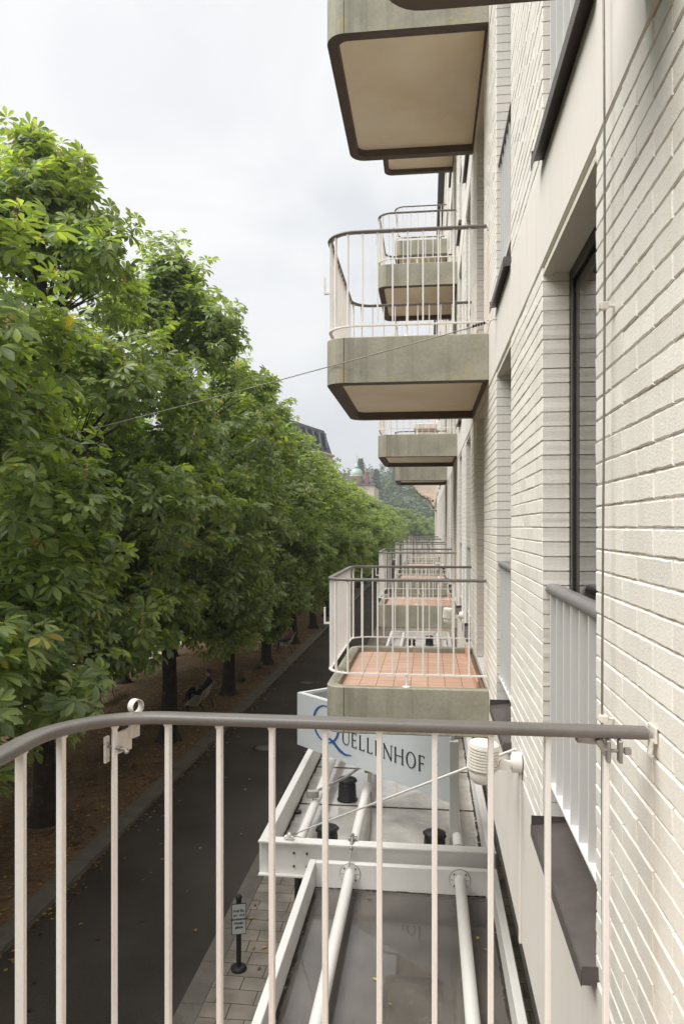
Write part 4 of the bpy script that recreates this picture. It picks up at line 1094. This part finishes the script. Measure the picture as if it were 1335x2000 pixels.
# ------------------------------------------------------------------ chestnut trees
def np_mesh(name, V, T, mats, mi=None):
    me = bpy.data.meshes.new(name); nv, nt_ = len(V), len(T)
    me.vertices.add(nv); me.vertices.foreach_set('co', V.astype(np.float32).ravel())
    me.loops.add(nt_ * 3); me.loops.foreach_set('vertex_index', T.astype(np.int32).ravel())
    me.polygons.add(nt_); me.polygons.foreach_set('loop_start', np.arange(0, nt_ * 3, 3, dtype=np.int32))
    try: me.polygons.foreach_set('loop_total', np.full(nt_, 3, dtype=np.int32))
    except Exception: pass
    for m in mats: me.materials.append(m)
    if mi is not None: me.polygons.foreach_set('material_index', mi.astype(np.int32))
    me.update(calc_edges=True)
    return me
def leaf_template(rs, nl, fine):
    V, T = [], []
    for k in range(nl):
        c = k - (nl - 1) / 2
        a = c * R(250 / nl) + rs.uniform(-0.09, 0.09); L = 0.20 * (1 - 0.075 * abs(c) ** 1.25) * rs.uniform(0.9, 1.08); W = L * 0.20
        ca, sa = math.cos(a), math.sin(a); dr = rs.uniform(0.25, 0.60); tw = rs.uniform(-0.25, 0.25)
        o = len(V)
        def P_(t, s, lift=0.0):
            x, y = t * L, s * W
            return (x * ca - y * sa, x * sa + y * ca, -dr * L * t * t + lift * W + tw * y)
        if fine:
            V += [P_(0.04, 0), P_(0.42, 0), P_(0.74, 0), P_(1.0, 0), P_(0.42, 0.62, .35), P_(0.74, 1.0, .45), P_(0.42, -0.62, .35), P_(0.74, -1.0, .45), P_(0.90, 0.55, .2), P_(0.90, -0.55, .2)]
            T += [(o, o + 1, o + 4), (o + 1, o + 2, o + 5), (o + 1, o + 5, o + 4), (o + 2, o + 8, o + 5), (o + 2, o + 3, o + 8),
                  (o, o + 6, o + 1), (o + 1, o + 7, o + 2), (o + 1, o + 6, o + 7), (o + 2, o + 7, o + 9), (o + 2, o + 9, o + 3)]
        else:
            V += [P_(0.0, 0), P_(1.0, 0), P_(0.66, 1.0, .3), P_(0.66, -1.0, .3)]
            T += [(o, o + 1, o + 2), (o, o + 3, o + 1)]
    return np.array(V), np.array(T)
def norm(a): return a / np.maximum(np.linalg.norm(a, axis=-1, keepdims=True), 1e-9)
PROF_Z = [0.0, 0.10, 0.25, 0.42, 0.60, 0.76, 0.90, 1.0]
PROF_R = [0.55, 0.86, 1.0, 0.98, 0.87, 0.70, 0.40, 0.08]
def crown(seed, H=15.3, zb=4.0, Rm=3.55, lumps=95, shoots=22, lps=7, fine=True, lsc=1.0):
    rs = np.random.RandomState(seed)
    # lumps on the crown surface
    C = []; RR = []
    for i in range(lumps):
        tz = rs.beta(1.15, 1.45) if i > 6 else 0.80 + 0.035 * i
        r = np.interp(tz, PROF_Z, PROF_R) * Rm
        a = rs.uniform(0, 2 * PI); lr = rs.uniform(0.65, 1.25) * (0.55 + 0.45 * r / Rm)
        rad = max(0, r - lr * 0.75) * rs.uniform(0.82, 1.06)
        C.append((rad * math.cos(a), rad * math.sin(a), zb + tz * (H - zb) - lr * 0.5)); RR.append(lr)
    C = np.array(C); RR = np.array(RR)
    # shoots
    ns = lumps * shoots
    li = np.repeat(np.arange(lumps), shoots)
    d = norm(rs.normal(size=(ns, 3)))
    outw = norm(C[li] * np.array([1, 1, 0.0]) + 1e-6); 
    d = norm(d + outw * 0.55 + np.array([0, 0, 0.28]))
    pos = C[li] + d * (RR[li] * rs.uniform(0.62, 1.08, ns))[:, None] * np.array([1, 1, 0.85])
    sd = norm(d * 0.6 + outw * 0.25 + np.array([0, 0, 0.65]) + rs.normal(size=(ns, 3)) * 0.22)
    # ragged outline: some shoots stick out of the crown and stand up
    hi_ = (pos[:, 2] - zb) / (H - zb)
    stick = rs.rand(ns) < 0.10 + 0.14 * (hi_ > 0.6)
    pos = pos + (d * 0.24 + np.array([0, 0, 0.34])) * (stick * rs.uniform(0.4, 1.5, ns))[:, None]
    slen = 0.34 + 0.45 * stick * rs.rand(ns)
    # leaves
    nL = ns * lps; si = np.repeat(np.arange(ns), lps); kk = np.tile(np.arange(lps), ns)
    ax = sd[si]; ref = norm(np.cross(ax, np.array([0.3, 0.9, 0.1]))); ref2 = np.cross(ax, ref)
    ang = kk * 2.4 + rs.uniform(0, 6.28, ns)[si] + rs.uniform(-.3, .3, nL)
    lat = ref * np.cos(ang)[:, None] + ref2 * np.sin(ang)[:, None]
    along = (kk / lps) * slen[si]
    fwd = norm(lat + ax * (0.1 + 0.5 * kk / lps)[:, None] + d[si] * 0.35 + np.array([0, 0, -0.10]) + rs.normal(size=(nL, 3)) * 0.12)
    org = pos[si] + ax * along[:, None] + fwd * (rs.uniform(0.08, 0.17, nL))[:, None]
    nrm_ = np.array([0, 0, 1.0]) + d[si] * 0.55 + rs.normal(size=(nL, 3)) * 0.25
    nrm_ = norm(nrm_ - fwd * (nrm_ * fwd).sum(1)[:, None])
    side = np.cross(nrm_, fwd)
    Rm_ = np.stack([fwd, side, nrm_], axis=2)   # columns
    sc = rs.uniform(0.75, 1.25, nL) * lsc * (1.0 - 0.25 * kk / lps)
    Vs, Ts = [], []; off = 0
    tid = rs.randint(0, 4, nL)
    for q in range(4):
        tv, tt = leaf_template(np.random.RandomState(seed * 10 + q), (7, 5, 6, 7)[q] if fine else 5, fine)
        sel = np.where(tid == q)[0]
        vv = org[sel][:, None, :] + np.einsum('nij,vj->nvi', Rm_[sel], tv) * sc[sel][:, None, None]
        nvt = len(tv)
        Vs.append(vv.reshape(-1, 3)); Ts.append((tt[None] + (np.arange(len(sel)) * nvt)[:, None, None]).reshape(-1, 3) + off); off += len(sel) * nvt
    V = np.concatenate(Vs); T = np.concatenate(Ts)
    me = np_mesh('crown', V, T, [M['leaf']])
    # fruit clusters
    fr = None
    if fine:
        pick = rs.choice(ns, 400, replace=False); oc = np.array([(1, 0, 0), (-1, 0, 0), (0, 1, 0), (0, -1, 0), (0, 0, 1), (0, 0, -1)], float)
        ot = np.array([(0, 2, 4), (2, 1, 4), (1, 3, 4), (3, 0, 4), (2, 0, 5), (1, 2, 5), (3, 1, 5), (0, 3, 5)])
        FV, FT = [], []; off = 0
        for p_ in pick:
            o = pos[p_] + sd[p_] * 0.30; up = norm(sd[p_] * 0.4 + np.array([0, 0, 1.0]))
            nn = rs.randint(9, 22)
            for j in range(nn):
                c = o + up * (j / nn * 0.22) + rs.normal(size=3) * 0.030 * (1 - 0.6 * j / nn); r = rs.uniform(0.010, 0.022)
                FV.append(oc * r + c); FT.append(ot + off); off += 6
            # stalk
            e = o + up * 0.26; q = np.array([[0.003, 0, 0], [-0.003, 0.003, 0], [0, -0.003, 0]])
            FV.append(np.concatenate([o - up * 0.2 + q, e + q * 0.5])); FT.append(np.array([(0, 1, 4), (0, 4, 3), (1, 2, 5), (1, 5, 4), (2, 0, 3), (2, 3, 5)]) + off); off += 6
        fr = np_mesh('fruit_clusters', np.concatenate(FV), np.concatenate(FT), [M['fruit']])
    # trunk and limbs
    mb = MB(); rr = random.Random(seed)
    lean = [(0.35, -0.3, 0), (0.26, -0.02, 0.12)]
    mb.tube([(0, 0, -0.05), (0.0, 0, 0.12), (0.02, 0.0, 0.5), (0.05, 0.03, 2.0), (0.08, -0.03, 4.0), (0.0, 0.0, 7.0), (0.05, 0.05, 10.0), (0.0, 0.0, H - 1.6)],
            [0.46, 0.34, 0.25, 0.215, 0.20, 0.15, 0.09, 0.02], 12)
    order = sorted(range(lumps), key=lambda i: C[i][2])
    for i in order[::2]:
        c = C[i]; z0 = max(3.4, min(H - 3, c[2] - 1.6 - 0.3 * math.hypot(c[0], c[1]))); r0 = 0.03 + 0.05 * (1 - z0 / H)
        m_ = (c[0] * 0.45 + rr.uniform(-.2, .2), c[1] * 0.45 + rr.uniform(-.2, .2), z0 + (c[2] - z0) * 0.6)
        mb.tube([(0.04, 0, z0), m_, tuple(c)], [r0 * 1.3, r0 * 0.8, 0.012], 6, caps=False)
        for q in range(3):
            e = (c[0] + rr.uniform(-1, 1) * RR[i] * .7, c[1] + rr.uniform(-1, 1) * RR[i] * .7, c[2] + rr.uniform(-.2, .8) * RR[i])
            mb.tube([m_, tuple((np.array(m_) + np.array(e)) / 2 + rr.uniform(-.1, .1)), e], [r0 * 0.5, 0.014, 0.006], 4, caps=False)
    tk = mb.mesh('trunk', M['bark'])
    return me, fr, tk
protos = [crown(1, lsc=1.45, shoots=16, lps=6, zb=3.65), crown(2, lsc=1.45, shoots=16, lps=6, zb=3.65)]
far = [crown(5, lumps=80, shoots=15, lps=5, fine=False, lsc=1.55), crown(6, lumps=80, shoots=15, lps=5, fine=False, lsc=1.55)]
mids = [crown(8, lumps=90, shoots=20, lps=6, fine=False, lsc=1.35)]
def tree(proto, x, y, rz, s, h, label, group):
    me, fr, tk = proto
    r = empty('chestnut_tree', (x, y, G - 0.01), rz, label, 'tree', group); r.scale = (s, s, h)
    for nm, m in (('crown', me), ('trunk', tk), ('fruit_clusters', fr)):
        if m is None: continue
        o = bpy.data.objects.new(nm, m); COL.objects.link(o); o.parent = r
        if nm == 'fruit_clusters': o['kind'] = 'stuff'
    return r
def rowx(y): return -8.15 + 0.021 * min(y, 45) + (0 if y < 45 else 0)
HT = {0: 0.80, 1: 0.945, 2: 0.91, 3: 0.80, 4: 0.75, 5: 0.71, 6: 0.675, 7: 0.66, 8: 0.65}
rr = random.Random(21)
for i in range(-3, 22):  # negative ones continue the avenue out of view, added to shade the near road
    y = 8.9 + 6.15 * i
    pr = protos[i % 2] if i < 4 else (mids[0] if i < 7 else far[i % 2])
    h = HT.get(i, 0.645 - 0.004 * (i - 8)) if i >= 0 else 0.78
    s = 1.0 if i < 3 else 0.98
    nm = 'the kerbside row'
    tree(pr, rowx(y) - (0.45 if i == 1 else 0), y, rr.uniform(0, 6.28), s, h, ('tall chestnut filling the upper left, nearest in the kerbside row' if i == 0 else
         f'chestnut beside the viewpoint, {ORD[-i]} of those added for shade outside the picture' if i < 0 else
         f'chestnut tree, {ORD[i]} from the camera in the row along the kerb'), 'chestnuts in the row along the kerb')
for i in range(0, 16):
    y = 10.4 + 6.15 * i
    tree((mids[0], far[0], far[1])[0 if i < 4 else 1 + i % 2], -12.4 + rr.uniform(-.2, .2), y, rr.uniform(0, 6.28), 1.0, 0.70 + rr.uniform(-.03, .03),
         f'chestnut tree, {ORD[i]} in the second row beside the pale path', 'chestnuts in the second row')
for i in range(0, 12):
    y = 150 + 9 * i; x = -7.0 + 0.85 * i + rr.uniform(-1, 1)
    tree(far[i % 2], x, y, rr.uniform(0, 6.28), 1.25, 0.66 - 0.014 * i, f'small distant tree at the end of the avenue, {ORD[i]} of the far group', 'trees closing the avenue')
for i in range(0, 9):
    y = 18 + 14 * i
    tree(far[i % 2], -31 + rr.uniform(-1.5, 1.5), y, rr.uniform(0, 6.28), 1.5, 0.8, f'tree beyond the pale path, {ORD[i]} of the rear line', 'trees beyond the pale path')

# fallen leaves
rs = np.random.RandomState(4)
def scatter(n, xf, yf, z, smin, smax, mat, name, lab):
    xs = xf(n); ys = yf(n); a = rs.uniform(0, 6.28, n); s = rs.uniform(smin, smax, n)
    V = np.zeros((n, 5, 3)); base = np.array([(-1, 0, 0), (0, .55, .25), (1, 0, .1), (0, -.55, .3), (0, 0, .0)])
    ca, sa = np.cos(a), np.sin(a)
    for k in range(5):
        bx, by, bz = base[k]
        V[:, k, 0] = xs + (bx * ca - by * sa) * s; V[:, k, 1] = ys + (bx * sa + by * ca) * s; V[:, k, 2] = z + 0.006 + bz * s * rs.uniform(0.3, 1, n)
    T = np.array([(0, 4, 1), (1, 4, 2), (0, 3, 4), (3, 2, 4)])[None] + (np.arange(n) * 5)[:, None, None]
    me = np_mesh(name, V.reshape(-1, 3), T.reshape(-1, 3), [mat])
    o = bpy.data.objects.new(name, me); COL.objects.link(o); tag(o, lab, 'leaves', None, 'stuff'); return o
scatter(13000, lambda n: rs.uniform(-13.2, -6.8, n), lambda n: 6 + 60 * rs.beta(1.0, 1.5, n), G + 0.004, 0.03, 0.075, M['fallen'], 'fallen_leaves', 'yellow and brown leaves scattered over the earth strip')
scatter(110, lambda n: -6.4 + 3.2 * rs.beta(0.8, 1.6, n), lambda n: 6 + 50 * rs.beta(1, 1.5, n), G - 0.096, 0.03, 0.06, M['fallen'], 'fallen_leaves', 'few yellow leaves lying on the dark road')
scatter(60, lambda n: rs.uniform(-2.9, -1.3, n), lambda n: rs.uniform(6, 25, n), G + 0.004, 0.03, 0.07, M['fallen'], 'fallen_leaves', 'few orange leaves lying on the paving slabs')

scatter(900, lambda n: -6.39 + 0.45 * rs.beta(0.8, 3, n), lambda n: rs.uniform(5, 60, n), G - 0.096, 0.025, 0.06, M['fallen'], 'fallen_leaves', 'brown leaves gathered in the gutter along the promenade kerb')
scatter(12, lambda n: rs.uniform(-1.1, 0.6, n), lambda n: rs.uniform(3.0, 7.5, n), -3.50 - 0.30 + 0.044, 0.015, 0.035, M['fallen'], 'fallen_leaves', 'few dry leaf scraps on the nearest canopy glass')

# ------------------------------------------------------------------ old town beyond
def winrow(parent, pts, w_, h_, mat, nm='window'):
    for (x, y, z, rz) in pts:
        mb = MB(); mb.obox((0, 0, 0), (w_, 0.14, h_), (0, 0, 0), 0); mb.obox((0, -0.075, 0), (w_ * 0.78, 0.03, h_ * 0.86), (0, 0, 0), 1)
        o = mb.build(nm, [M['sandstone'], mat], parent); o.location = (x, y, z); o.rotation_euler = (0, 0, rz)
# mansard building across the avenue
mx_, my_ = -18.9, 84.0
t = empty('mansard_building', (mx_, my_, G), R(-14), 'cream stone building with a dark slate mansard roof above the trees', 'building')
mb = MB(); mb.box(-9, 4.6, -6, 9, 0, 15.2, 0); mb.build('wall', M['sandstone'], t)
mb = MB(); mb.box(-9.5, 5.1, -6.5, 9.5, 15.2, 15.55, 0, 0.1); mb.box(-9.3, 4.9, -6.3, 9.3, 14.8, 15.2, 0, 0.05)
for i in range(24): mb.box(4.6, 5.0, -6 + i * 0.64, -5.8 + i * 0.64, 14.45, 14.8); 
for i in range(20): mb.box(-8.9 + i * 0.68, -8.7 + i * 0.68, -6.45, -6.0, 14.45, 14.8)
mb.build('cornice', M['sandstone'], t)
mb = MB(); a, b = [(-9.2, -6.2), (4.8, -6.2), (4.8, 9.2), (-9.2, 9.2)], [(-8.5, -5.4), (4.0, -5.4), (4.0, 8.5), (-8.5, 8.5)]
c = [(-6, -3), (1.6, -3), (1.6, 6), (-6, 6)]
vs = [(x, y, 15.55) for x, y in a] + [(x, y, 18.5) for x, y in b] + [(x, y, 19.2) for x, y in c]
fs = [(i, (i + 1) % 4, 4 + (i + 1) % 4, 4 + i) for i in range(4)] + [(4 + i, 4 + (i + 1) % 4, 8 + (i + 1) % 4, 8 + i) for i in range(4)] + [(8, 9, 10, 11)]
mb.add(vs, fs); mb.build('roof', M['slate'], t)
for i in range(7):
    mb = MB(); yy = -4.6 + i * 2.0
    mb.obox((4.45, yy, 17.0), (0.5, 0.8, 2.1), (0, R(-8), 0), 0); mb.obox((4.72, yy, 17.0), (0.04, 0.55, 1.8), (0, R(-8), 0), 1); mb.build('dormer_window', [M['fascia'], M['winglass']], t)
for i in range(6):
    mb = MB(); xx = -7.6 + i * 2.1
    mb.obox((xx, -5.85, 17.0), (1.0, 0.5, 2.1), (R(-8), 0, 0), 0); mb.obox((xx, -6.13, 17.0), (0.65, 0.04, 1.8), (R(-8), 0, 0), 1); mb.build('dormer_window', [M['fascia'], M['wincurtain']], t)
winrow(t, [(4.6, -4.6 + i * 2.0, 12.6, R(90)) for i in range(7)], 1.1, 2.2, M['winglass'])
winrow(t, [(-7.6 + i * 2.1, -6.0, 12.6, 0) for i in range(6)], 1.1, 2.2, M['winglass'])
# domed house with brick chimneys
t = empty('domed_building', (-15.0, 150, G), 0, 'old building with a green copper dome and thin spire behind the treetops', 'building')
mb = MB(); mb.box(-10, 4.5, -6, 8, 0, 14.6); mb.build('wall', M['pinkstone'], t)
mb = MB(); mb.lathe([(1.2, 0), (1.2, 2.8), (1.4, 2.9), (1.4, 3.1)], (0.9, -4.5, 13.6), 20); mb.build('drum', M['pinkstone'], t)
mb = MB(); prof = [(1.30 * math.cos(a), 1.45 * math.sin(a)) for a in [PI / 2 * k / 8 for k in range(8)]] + [(0.5, 1.45), (0.45, 1.7), (0.02, 2.5)]
mb.lathe(prof, (0.9, -4.5, 16.7), 22); mb.tube([(0.9, -4.5, 19.0), (0.9, -4.5, 20.9)], [0.05, 0.02], 6); mb.lathe([(0.02, -.12), (0.12, 0), (0.02, .12)], (0.9, -4.5, 20.4), 10); mb.build('dome', M['copper'], t)
mb = MB(); mb.add([(-10.3, -6.3, 14.6), (4.8, -6.3, 14.6), (4.8, 8.3, 14.6), (-10.3, 8.3, 14.6), (-7, 1, 17.6), (1.5, 1, 17.6)], [(0, 1, 5, 4), (1, 2, 5), (2, 3, 4, 5), (3, 0, 4)]); mb.build('roof', M['slate'], t)
for x, y, z0, z1, w_ in ((3.1, -5.2, 14.0, 17.0, 0.28), (-5.6, -3.5, 15.5, 20.6, 0.9), (-4.2, -3.6, 15.5, 19.6, 0.45)):
    mb = MB(); mb.box(x - w_, x + w_, y - .5, y + .5, z0, z1, 0, 0.03); mb.box(x - w_ - .1, x + w_ + .1, y - .6, y + .6, z1, z1 + .3, 0, 0.03); mb.build('chimney', M['redbrick'], t)
t = empty('brick_chimney_house', (-17.2, 118, G), 0, 'roof with stout red brick chimneys beside the mansard building', 'building')
mb = MB(); mb.box(-8, 2.5, -4, 8, 0, 14.0); mb.build('wall', M['pinkstone'], t)
mb = MB(); mb.add([(-8.3, -4.3, 14.0), (2.8, -4.3, 14.0), (2.8, 8.3, 14.0), (-8.3, 8.3, 14.0), (-5.5, 2, 16.4), (0.5, 2, 16.4)], [(0, 1, 5, 4), (1, 2, 5), (2, 3, 4, 5), (3, 0, 4)]); mb.build('roof', M['slate'], t)
for x, w_, z1 in ((1.6, 0.42, 17.0), (2.35, 0.34, 15.6), (0.8, 0.25, 16.0)):
    mb = MB(); mb.box(x - w_, x + w_, -2.5, -1.6, 13.5, z1, 0, 0.03); mb.box(x - w_ - .07, x + w_ + .07, -2.57, -1.53, z1 - 0.25, z1, 0, 0.02); mb.build('chimney', M['redbrick'], t)

# old house with carved oriel right behind the hotel
t = empty('oriel_house', (0.55, Y1W + 4.0, G), 0, 'old stone house with a carved projecting oriel just past the end of the hotel', 'building')
mb = MB(); mb.box(0, 9, 0, 14, 0, 15, 0); mb.build('wall', M['pinkstone'], t)
mb = MB()
pr_ = [(0, 7.45), (-0.10, 7.45), (-0.12, 7.62), (-0.22, 7.66)]
for q in range(9): pr_.append((-0.22 - 0.62 * (q / 8) ** 1.0 - 0.10 * math.sin(PI * q / 8) * -1, 7.70 + 0.62 * (1 - math.cos(PI * q / 8)) / 2))
pr_ += [(-0.98, 8.36), (-0.98, 8.46), (-1.12, 8.50), (-1.20, 8.66), (-1.32, 8.72), (-1.34, 8.86), (-1.44, 8.90), (-1.44, 9.0), (0, 9.0)]
yz = Matrix(((1, 0, 0, 0), (0, 0, 1, 0), (0, 1, 0, 0), (0, 0, 0, 1)))
mb.prism(pr_, 1.9, 7.1, 0, yz)
mb.prism([(x_ * 0.8, z_ - 0.02) for x_, z_ in pr_[3:14]] + [(0, 8.3)], 1.80, 1.899, 0, yz)
for q in range(4): mb.tube([(-0.25 - 0.2 * q, 1.86, 8.0 + 0.13 * q), (-0.25 - 0.2 * q, 1.80, 8.0 + 0.13 * q)], 0.07, 10)
mb.box(-1.22, 0, 2.0, 7.0, 9.0, 12.5, 0, 0.03)
mb.box(-1.42, 0, 1.8, 7.2, 12.5, 12.8, 0, 0.04)
for i in range(9): mb.box(-1.30, -1.20, 2.0 + i * 0.55, 2.3 + i * 0.55, 8.68, 8.82)
mb.build('oriel', M['pinkstone'], t)
mb = MB(); mb.box(-1.25, -1.20, 2.5, 3.6, 9.6, 11.8); mb.box(-1.25, -1.20, 4.2, 5.2, 9.6, 11.8); mb.box(-0.9, -0.3, 1.97, 2.0, 9.6, 11.8); mb.build('window', M['winglass'], t)
mb = MB(); mb.box(-0.25, 9.2, -0.2, 14.2, 15, 15.4, 0, 0.05); mb.box(0.2, 9, 0.2, 13.8, 15.4, 17, 0); mb.build('roof', M['slate'], t)

# ------------------------------------------------------------------ hills, forest, villas
def hz(x, y):
    d = max(0.0, y - 260)
    base = 62 * (1 - math.exp(-d / 230.0)) + 0.02 * d
    return G - 0.13 + base * max(0.42, min(1.3, 0.50 + 0.011 * (x + 40))) * (0.92 + 0.10 * math.sin(x * 0.012 + 1.0) + 0.05 * math.sin(x * 0.03 + y * 0.01)) * min(1, d / 60)
mb = MB(); nx, ny = 50, 30
vs = []; fs = []
for j in range(ny + 1):
    for i in range(nx + 1):
        x = -420 + 800 * i / nx; y = 255 + 900 * (j / ny) ** 1.3; vs.append((x, y, hz(x, y) + (0.0 if j else -1)))
for j in range(ny):
    for i in range(nx): fs.append((j * (nx + 1) + i, j * (nx + 1) + i + 1, (j + 1) * (nx + 1) + i + 1, (j + 1) * (nx + 1) + i))
mb.add(vs, fs, 0, True); tag(mb.build('hills', M['farground']), kind='structure')

def blob_forest(n, seed, xr, yr, name, label, conif=0.35):
    rs = np.random.RandomState(seed); Vs, Ts = [], []; off = 0
    for i in range(n):
        x = rs.uniform(*xr); y = yr[0] + (yr[1] - yr[0]) * rs.rand() ** 1.2; z = hz(x, y)
        con = rs.rand() < conif; H_ = rs.uniform(14, 24) if con else rs.uniform(9, 15); W_ = H_ * (0.20 if con else 0.42)
        m = 190
        t = rs.rand(m) ** (1.0 if not con else 1.3); a = rs.uniform(0, 6.28, m)
        rad = (1 - t) ** 0.85 * W_ if con else W_ * np.sqrt(np.maximum(0, 1 - (2 * t - 1) ** 2)) * rs.uniform(.75, 1.1, m)
        c = np.stack([x + rad * np.cos(a), y + rad * np.sin(a), z + H_ * (0.12 + 0.88 * t)], 1)
        s = (0.50 if con else 0.68) * rs.uniform(0.7, 1.4, m)
        tri = rs.normal(size=(m, 3, 3)) * s[:, None, None] * np.array([1, 1, 0.55])
        Vs.append((c[:, None, :] + tri).reshape(-1, 3)); Ts.append(np.arange(m * 3).reshape(-1, 3) + off); off += m * 3
    me = np_mesh(name, np.concatenate(Vs), np.concatenate(Ts), [M['farleaf']])
    o = bpy.data.objects.new(name, me); COL.objects.link(o); tag(o, label, 'forest', None, 'stuff'); return o
blob_forest(2600, 9, (-150, 90), (265, 620), 'hillside_forest', 'hazy mixed forest covering the far hillside')
def conifer(x, y, z, H_, W_, label, seed):
    rs = np.random.RandomState(seed); m = 2600
    t = rs.rand(m); a = rs.uniform(0, 6.28, m); rad = (1 - t) ** 0.8 * W_ * rs.uniform(.3, 1.05, m)
    c = np.stack([rad * np.cos(a), rad * np.sin(a), H_ * (0.08 + 0.92 * t)], 1)
    tri = rs.normal(size=(m, 3, 3)) * 0.55 * np.array([1, 1, 0.5])
    me = np_mesh('crown', (c[:, None, :] + tri).reshape(-1, 3), np.arange(m * 3).reshape(-1, 3), [M['farleaf']])
    r = empty('conifer', (x, y, z), 0, label, 'tree', 'tall conifers on the hill'); o = bpy.data.objects.new('crown', me); COL.objects.link(o); o.parent = r
    mb = MB(); mb.tube([(0, 0, -6), (0, 0, H_ * 0.9)], [0.5, 0.08], 8); mb.build('trunk', M['bark'], r)
conifer(-26.5, 290, 4, 23.0, 4.6, 'tall rounded conifer rising above the treetops right of the green dome', 1)
conifer(-21.0, 300, 3, 20.5, 4.2, 'pointed conifer to the right of the tall rounded one', 2)
conifer(-14.5, 330, 8, 20, 4.0, 'hazy conifer half hidden behind the small grey balconies', 3)

def villa(x, y, z, w_, d_, h_, label, rz=0):
    t = empty('hillside_villa', (x, y, z), rz, label, 'house', 'white villas on the hillside')
    mb = MB(); mb.box(-w_ / 2, w_ / 2, -d_ / 2, d_ / 2, -4, h_); mb.build('wall', M['housewhite'], t)
    mb = MB(); mb.box(-w_ / 2 - .5, w_ / 2 + .5, -d_ / 2 - .5, d_ / 2 + .5, h_, h_ + 0.5); mb.build('roof', M['housewhite'], t)
    nw = max(2, int(w_ / 2.6))
    for fl in range(max(1, int(h_ / 3))):
        for i in range(nw):
            mb = MB(); cx_ = -w_ / 2 + w_ * (i + .5) / nw; mb.box(cx_ - .8, cx_ + .8, -d_ / 2 - 0.06, -d_ / 2, fl * 3 + 0.8, fl * 3 + 2.3); mb.build('window', M['winglass'], t)
villa(-14.5, 310, 5.5, 10, 8, 6, 'white villa half hidden by the avenue treetops, left of the pair', R(12))
villa(-8.0, 305, 2.5, 11, 8, 5.5, 'low white villa with a long balcony, right of the pair', R(-5))
villa(0.8, 262, -2.0, 7, 7, 3.5, 'small white building low beside the end of the facade', 0)
villa(-19.0, 430, 33, 7, 6, 5, 'pale house high in the hazy forest', R(20))
villa(-10.0, 420, 22, 5, 5, 7, 'narrow pale house in the middle of the hazy forest', R(-10))

# ------------------------------------------------------------------ haze
HAZE = True
if HAZE:
    mb = MB(); mb.box(-480, 440, -40, 1200, G - 1.2, 150)
    m = bpy.data.materials.new('haze_air'); m.use_nodes = True; nt = m.node_tree; nt.nodes.clear()
    o_ = nt.nodes.new('ShaderNodeOutputMaterial'); v_ = nt.nodes.new('ShaderNodeVolumePrincipled')
    v_.inputs['Color'].default_value = (0.86, 0.91, 0.97, 1); v_.inputs['Density'].default_value = 0.0009; v_.inputs['Anisotropy'].default_value = 0.2
    nt.links.new(v_.outputs[0], o_.inputs['Volume'])
    tag(mb.build('haze', m), 'thin haze in the valley air', 'haze', None, 'stuff')
